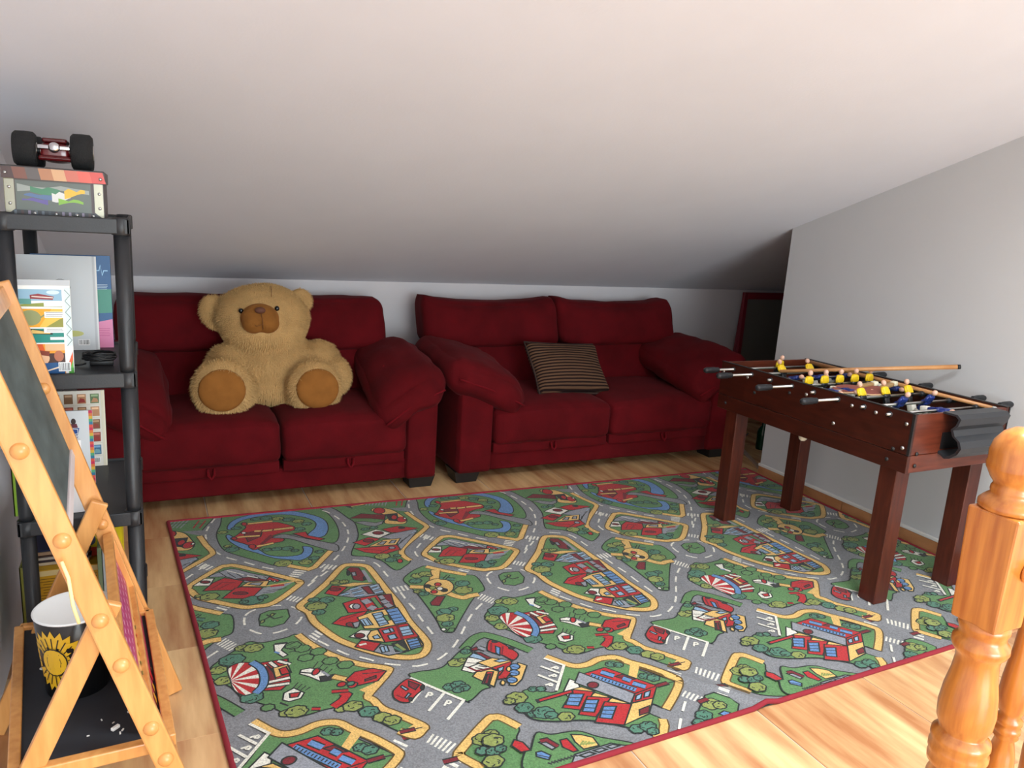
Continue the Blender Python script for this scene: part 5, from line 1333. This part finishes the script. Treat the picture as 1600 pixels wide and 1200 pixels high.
# ================================================================== wooden easel
ez = empty('easel', (-.05, 1.96, 0)); tag(ez, 'children\'s wooden easel with chalkboard in front of the black shelf', 'easel'); eo = -ez.location
def ep(name, bm, m, parent=None, smooth=False):
    o = build(name, bm, m, parent or ez, smooth)
    if parent is None: o.location = eo
    return o
def EF(s, z, off=0):            # front frame: s 0 near leg .. 1 far leg
    xa, xb = .094-.310*z, .042-.294*z
    return Vector((xa+(xb-xa)*s, 1.63+.67*s, z))+Vector((.955, .075, .285))*off
def ER(s, z):                   # rear frame
    xa, xb = -.097-.46*(.64-z), -.142-.44*(.64-z); return Vector((xa+(xb-xa)*s, 1.66+.61*s, z))
sd = Vector((-.077, .997, 0))
for s in (0, 1):
    b = B(); beam(b, EF(s, .006), EF(s, 1.27), .050, .020, sd, .004); ep('front_leg', b, PINE)
    b = B(); beam(b, ER(s, .006), ER(s, .665), .046, .018, sd, .004); ep('rear_leg', b, PINE)
    for z in ((1.02, .83, .645, .535, .37, .285) if s == 0 else (.99, .645, .59)):
        p = EF(s, z)-sd*.008 if s == 0 else EF(s, z)-sd*.009
        M = Matrix((Vector((1, 0, 0)), Vector((0, 0, 1)), -sd)).transposed()
        b = B(); lathe(b, [(.0165, 0), (.0165, .004), (.0135, .010), (.006, .014), (.001, .0145)], seg=16, M=M, c=p); ep('peg', b, PINE, smooth=True)
def panel(pts, t, nrm):
    b = B(); n_ = Vector(nrm).normalized()*t; lo = [b.verts.new(p) for p in pts]; hi = [b.verts.new(p+n_) for p in pts]
    b.faces.new(lo[::-1]); b.faces.new(hi)
    for i in range(len(pts)): b.faces.new((lo[i], lo[(i+1) % len(pts)], hi[(i+1) % len(pts)], hi[i]))
    bmesh.ops.recalc_face_normals(b, faces=b.faces); return b
cbp = ep('chalkboard', panel([EF(.03, .815), EF(.97, .815), EF(.97, 1.21), EF(.03, 1.21)], .010, (-.95, 0, -.28)), CHALK)
for z in (1.235,):
    b = B(); beam(b, EF(0, z), EF(1, z), .018, .05, (.3, 0, -.95), .003); ep('top_rail', b, PINE)
b = B(); beam(b, EF(0, .805), EF(1, .805), .012, .024, (.3, 0, -.95), .003); ep('lower_rail', b, mat('pale_lilac_rail', (226, 214, 214), .5))
# picture board between the front legs
b = panel([EF(.10, .22), EF(.97, .22), EF(.97, .56), EF(.10, .56)], .008, (-.95, 0, -.28)); pbd = ep('picture_board', b, PINE)
P = Print(.00003); L1, L2 = .565, .345
P.rect(0, 0, L1, L2, (206, 110, 90)); P.rect(.02, .20, L1-.02, .325, (188, 52, 120)); P.rect(.02, .02, L1-.02, .13, (196, 70, 90)); P.rect(0, .135, L1, .195, (240, 186, 120))
r_ = random.Random(12)
for i in range(12):
    for j in range(4): P.line([(.04+i*.042, .22+j*.027), (.06+i*.042, .224+j*.027)], .006, (246, 190, 220))
for i in range(8): P.ell(.05+i*.045, .165, .014, .016, r_.choice([(230, 40, 40), (246, 220, 50), (60, 120, 60), (240, 150, 40)]))
for i in range(7): P.ell(.06+i*.05, .075+r_.uniform(-.02, .02), .016, .02, r_.choice([(250, 230, 240), (240, 180, 60), (220, 40, 50), (250, 250, 250)]))
bm = P.bm(); o_, ux, uz = EF(.12, .225, .003), (EF(.96, .225)-EF(.12, .225)).normalized(), (EF(.12, .55)-EF(.12, .225)).normalized(); un = ux.cross(uz)
if un.x < 0: un = -un
for v in bm.verts: v.co = o_+ux*v.co.x+uz*v.co.y+un*(v.co.z+.001)
build('printed_picture', bm, INK, pbd)
for a, c in ((EF(.10, .22, .004), EF(.10, .56, .004)), (EF(.97, .22, .004), EF(.97, .56, .004)), (EF(.10, .225, .004), EF(.97, .225, .004)), (EF(.10, .555, .004), EF(.97, .555, .004)), (EF(.10, .385, .004), EF(.97, .385, .004))):
    b = B(); beam(b, a, c, .016, .024, (.95, 0, .28), .002); build('picture_frame', b, PINE, pbd)
# tray board resting between the legs
TC = [Vector((-.030, 2.265, .30)), Vector((.006, 1.675, .30)), Vector((-.272, 1.668, .30)), Vector((-.335, 2.285, .30))]
tr = ep('tray_board', panel(TC, .010, (0, 0, -1)), CHALKD)
cen = sum(TC, Vector())/4
for i in range(4):
    a, c = TC[i], TC[(i+1) % 4]; d = (c-a).normalized(); o2 = (a+c)/2-cen; o2 = (o2-d*o2.dot(d)).normalized()*.011
    b = B(); beam(b, a+o2-d*.012+Vector((0, 0, -.003)), c+o2+d*.012+Vector((0, 0, -.003)), .024, .030, (0, 0, 1), .003); build('tray_frame', b, PINE, tr)
b = B(); tube(b, [EF(0, .80)+Vector((-.01, -.03, -.005)), EF(0, .76)+Vector((-.012, -.035, 0)), EF(0, .70)+Vector((-.026, -.035, 0)), EF(0, .66)+Vector((-.03, -.035, 0))], .0035, 6); ep('cord', b, mat('cream_cord', (244, 224, 160), .8), smooth=True)
r_ = random.Random(3)
CH = mat('white_chalk', (236, 236, 232), .9)
for i, (x, y, s) in enumerate(((-.095, 1.745, .010), (-.085, 1.725, .004), (-.08, 1.735, .004), (-.07, 1.80, .003), (-.125, 1.79, .003), (-.05, 1.86, .003), (-.15, 1.74, .003), (-.27, 2.06, .006), (-.10, 1.77, .003))):
    b = B(); box(b, (0, 0, 0), (s*2, s*.9, s*.8), s*.15, 1, RZ(r_.uniform(0, 3))); o = build('chalk_piece', b, CH); o.location = (x, y, .3005+s*.4); tag(o, ['largest white chalk stub on the dark tray board', 'small chalk crumb on the dark tray board', 'small chalk crumb on the dark tray board', 'small chalk crumb on the dark tray board', 'small chalk crumb on the dark tray board', 'small chalk crumb on the dark tray board', 'small chalk crumb on the dark tray board', 'chalk sliver left of the black bucket', 'small chalk crumb on the dark tray board'][i], 'chalk', 'chalk bits on the tray board')
# bucket
bk = empty('bucket', (-.182, 1.965, .3005)); tag(bk, 'black paper bucket with a yellow emblem and white inside on the easel tray', 'bucket')
R0, R1, H = .069, .087, .207
b = B(); lathe(b, [(.001, .002), (R0, 0), (R1, H), (R1-.002, H+.003), (R1-.004, H), (R0-.004, .006), (.001, .006)], seg=44)
for f_ in b.faces:
    c_ = f_.calc_center_median(); rr = math.hypot(c_.x, c_.y); ro = R0+(R1-R0)*c_.z/H
    f_.material_index = 0 if rr > ro-.0018 and c_.z < H-.0005 else 1
build('shell', b, [mat('black_glossy_card', (20, 19, 20), .3, coat=.3), mat('white_card', (238, 240, 240), .5)], bk, True)
b = B(); lathe(b, [(R1-.003, H+.001), (R1+.0015, H), (R1+.0025, H+.003), (R1, H+.0055), (R1-.003, H+.004)], seg=44); build('rolled_rim', b, mat('white_card', (238, 240, 240)), bk, True)
# plain yellow sunburst emblem wrapped on the wall of the bucket
P = Print(.00002); YC = (226, 178, 32); KC = (24, 22, 22)
burst = [((.055+.014*(k % 2))*math.cos(2*math.pi*k/44), (.068+.018*(k % 2))*math.sin(2*math.pi*k/44)) for k in range(44)]
P.poly(burst, YC)
for k in range(22):
    a = 2*math.pi*(k+.5)/22; P.line([(.030*math.cos(a), .038*math.sin(a)), (.052*math.cos(a), .066*math.sin(a))], .0025, KC)
P.ell(0, 0, .030, .038, KC); P.ell(0, 0, .027, .035, YC)
bm = P.bm(); bmesh.ops.subdivide_edges(bm, edges=[e for e in bm.edges if e.calc_length() > .015], cuts=3)
bmesh.ops.triangulate(bm, faces=bm.faces)
for v in bm.verts:
    z = .108+v.co.y; r = R0+(R1-R0)*z/H+.0006+v.co.z*4; a = -2.12+v.co.x/.074; v.co = Vector((r*math.cos(a), r*math.sin(a), z))
build('yellow_emblem', bm, INK, bk)
b = B(); span(b, (-.045, -.012, .01), (.05, .012, .15), .001, 1); o = build('card_box', b, mat('blue_grey_card', (96, 130, 170), .5)); o.location = (-.172, 1.975, .303); o.rotation_euler = (0, .12, .35); tag(o, 'small blue-grey printed card box inside the black bucket', 'box')
P = Print(.00003); P.rect(0, 0, .093, .138, (104, 138, 176)); P.rect(0, 0, .03, .138, (130, 136, 150)); P.ell(.02, .12, .008, .008, (236, 236, 236)); textlines(P, .035, .13, .088, 14, .008, (60, 90, 130), wd=.002)
bm = P.bm()
for v in bm.verts: v.co = Vector((v.co.x-.044, -.0124-v.co.z, v.co.y+.011))
bmesh.ops.reverse_faces(bm, faces=bm.faces); build('printed_side', bm, INK, o)

# ================================================================== stair railing
NX, NY, NS = 1.293, .697, .0865
rl = empty('stair_railing', (NX, NY, 0)); tag(rl, 'varnished oak stair railing with a ball-topped newel post', 'railing')
b = B()
prof = [(.001, 1.223), (.016, 1.221), (.030, 1.212), (.041, 1.196), (.0455, 1.178), (.0445, 1.163), (.0465, 1.158), (.0455, 1.150), (.036, 1.132), (.030, 1.124), (.033, 1.118), (.0335, 1.112), (.032, 1.107), (.042, 1.098), (.0475, 1.091), (.0475, 1.083), (.040, 1.078)]
lathe(b, prof[::-1], seg=40); build('ball_finial', b, OAKZ, rl, True)
b = B(); box(b, (0, 0, (1.080+.875)/2), (NS, NS, 1.080-.875), .004, 2)
for v in b.verts:
    if v.co.z < .90:
        k = .9 if v.co.z < .88 else .985
        v.co.x *= k; v.co.y *= k
bl = build('newel_block', b, OAKZ, rl)
lower = [(.040, .878), (.0405, .864), (.037, .856), (.037, .846), (.0445, .838), (.0455, .828), (.042, .820), (.0355, .812), (.034, .800), (.0365, .775), (.043, .74), (.0462, .705), (.0445, .68), (.037, .662), (.0385, .658), (.0475, .650), (.0485, .641), (.0455, .633), (.0485, .625), (.0485, .616), (.0455, .609), (.0475, .601), (.0465, .592), (.036, .586), (.043, .565), (.0475, .53), (.0465, .48), (.040, .40), (.036, .34), (.042, .325), (.042, .31), (.036, .30)]
b = B(); lathe(b, lower[::-1], seg=40); build('newel_turning', b, OAKZ, rl, True)
b = B(); box(b, (0, 0, .15), (NS, NS, .30), .004, 2); build('newel_base', b, OAKZ, rl)
b = B(); M = RX(math.pi/2); lathe(b, [(.001, .018), (.010, .017), (.017, .011), (.019, .002), (.019, 0)][::-1], seg=24, M=M, c=(.012, -NS/2, .985)); build('side_button', b, OAKZ, rl, True)
bp_ = [(.017, .90), (.020, .88), (.0165, .872), (.021, .862), (.0165, .852), (.0155, .84), (.018, .79), (.0245, .73), (.0262, .70), (.022, .668), (.016, .655), (.0225, .648), (.0225, .640), (.018, .635), (.0225, .630), (.0225, .622), (.018, .617), (.0215, .612), (.016, .604), (.022, .575), (.0262, .54), (.025, .48), (.020, .40), (.017, .33), (.0225, .32), (.0225, .31), (.018, .30)]
bal = B(); lathe(bal, [(.018, .0)]+bp_[::-1]+[(.018, .985)], seg=28); bal0 = build('baluster', bal, OAKZ, rl, True); bal0.location = (.142, 0, 0)
for k in range(1, 9):
    o = bal0.copy(); COL.objects.link(o); o.location = (.142+.13*k, 0, 0)
b = B(); rbox(b, (.68, 0, 1.008), (1.28, .062, .05), .018, 6); build('handrail', b, OAKZ, rl, True)

# ================================================================== things in the dark nook
rb = empty('toy_chalkboard', (4.72, 4.72, 0)); tag(rb, 'red-framed children\'s chalkboard standing in the dark nook', 'chalkboard')
RF = mat('red_painted_frame', (120, 16, 36), .5)
for a, c in (((-.29, 0, .10), (-.25, .03, 1.055)), ((.25, 0, .10), (.29, .03, 1.055)), ((-.25, 0, 1.0), (.25, .03, 1.055)), ((-.25, 0, .10), (.25, .03, .14))):
    b = B(); span(b, a, c, .003, 1); build('frame_bar', b, RF, rb)
b = B(); span(b, (-.25, .008, .14), (.25, .022, 1.0)); build('slate', b, mat('dark_slate', (104, 102, 96), .7), rb)
b = B(); tube(b, [(-.27, .03, 1.0), (-.27, .10, .003)], .012, 8); tube(b, [(.27, .03, 1.0), (.27, .10, .003)], .012, 8); tube(b, [(-.27, .015, .1), (-.27, .0, .003)], .014, 8); tube(b, [(.27, .015, .1), (.27, 0, .003)], .014, 8); build('stand', b, RF, rb, True)
gb_ = empty('bottle', (4.0, 3.90, 0)); tag(gb_, 'dark green bottle on the floor of the nook behind the football table', 'bottle')
b = B(); lathe(b, [(.001, .001), (.040, .001), (.042, .01), (.042, .13), (.036, .15), (.018, .175), (.016, .20), (.016, .215), (.001, .216)], seg=24); build('body', b, mat('dark_green_glass', (14, 60, 40), .15), gb_, True)
b = B(); tube(b, [(.02, -.01, .19), (.03, -.03, .20), (.035, -.02, .175)], .002, 5); build('tie', b, mat('white_tie', (220, 220, 220), .6), gb_, True)
b = B(); tube(b, [(3.78, 3.98, .005), (3.86, 4.03, .005), (3.95, 4.06, .005), (4.02, 4.12, .005), (4.2, 4.25, .005)], .005, 6); tag(build('floor_cable', b, mat('black_cable', (18, 18, 20)), None, True), 'black cable lying on the floor of the nook', 'cable')
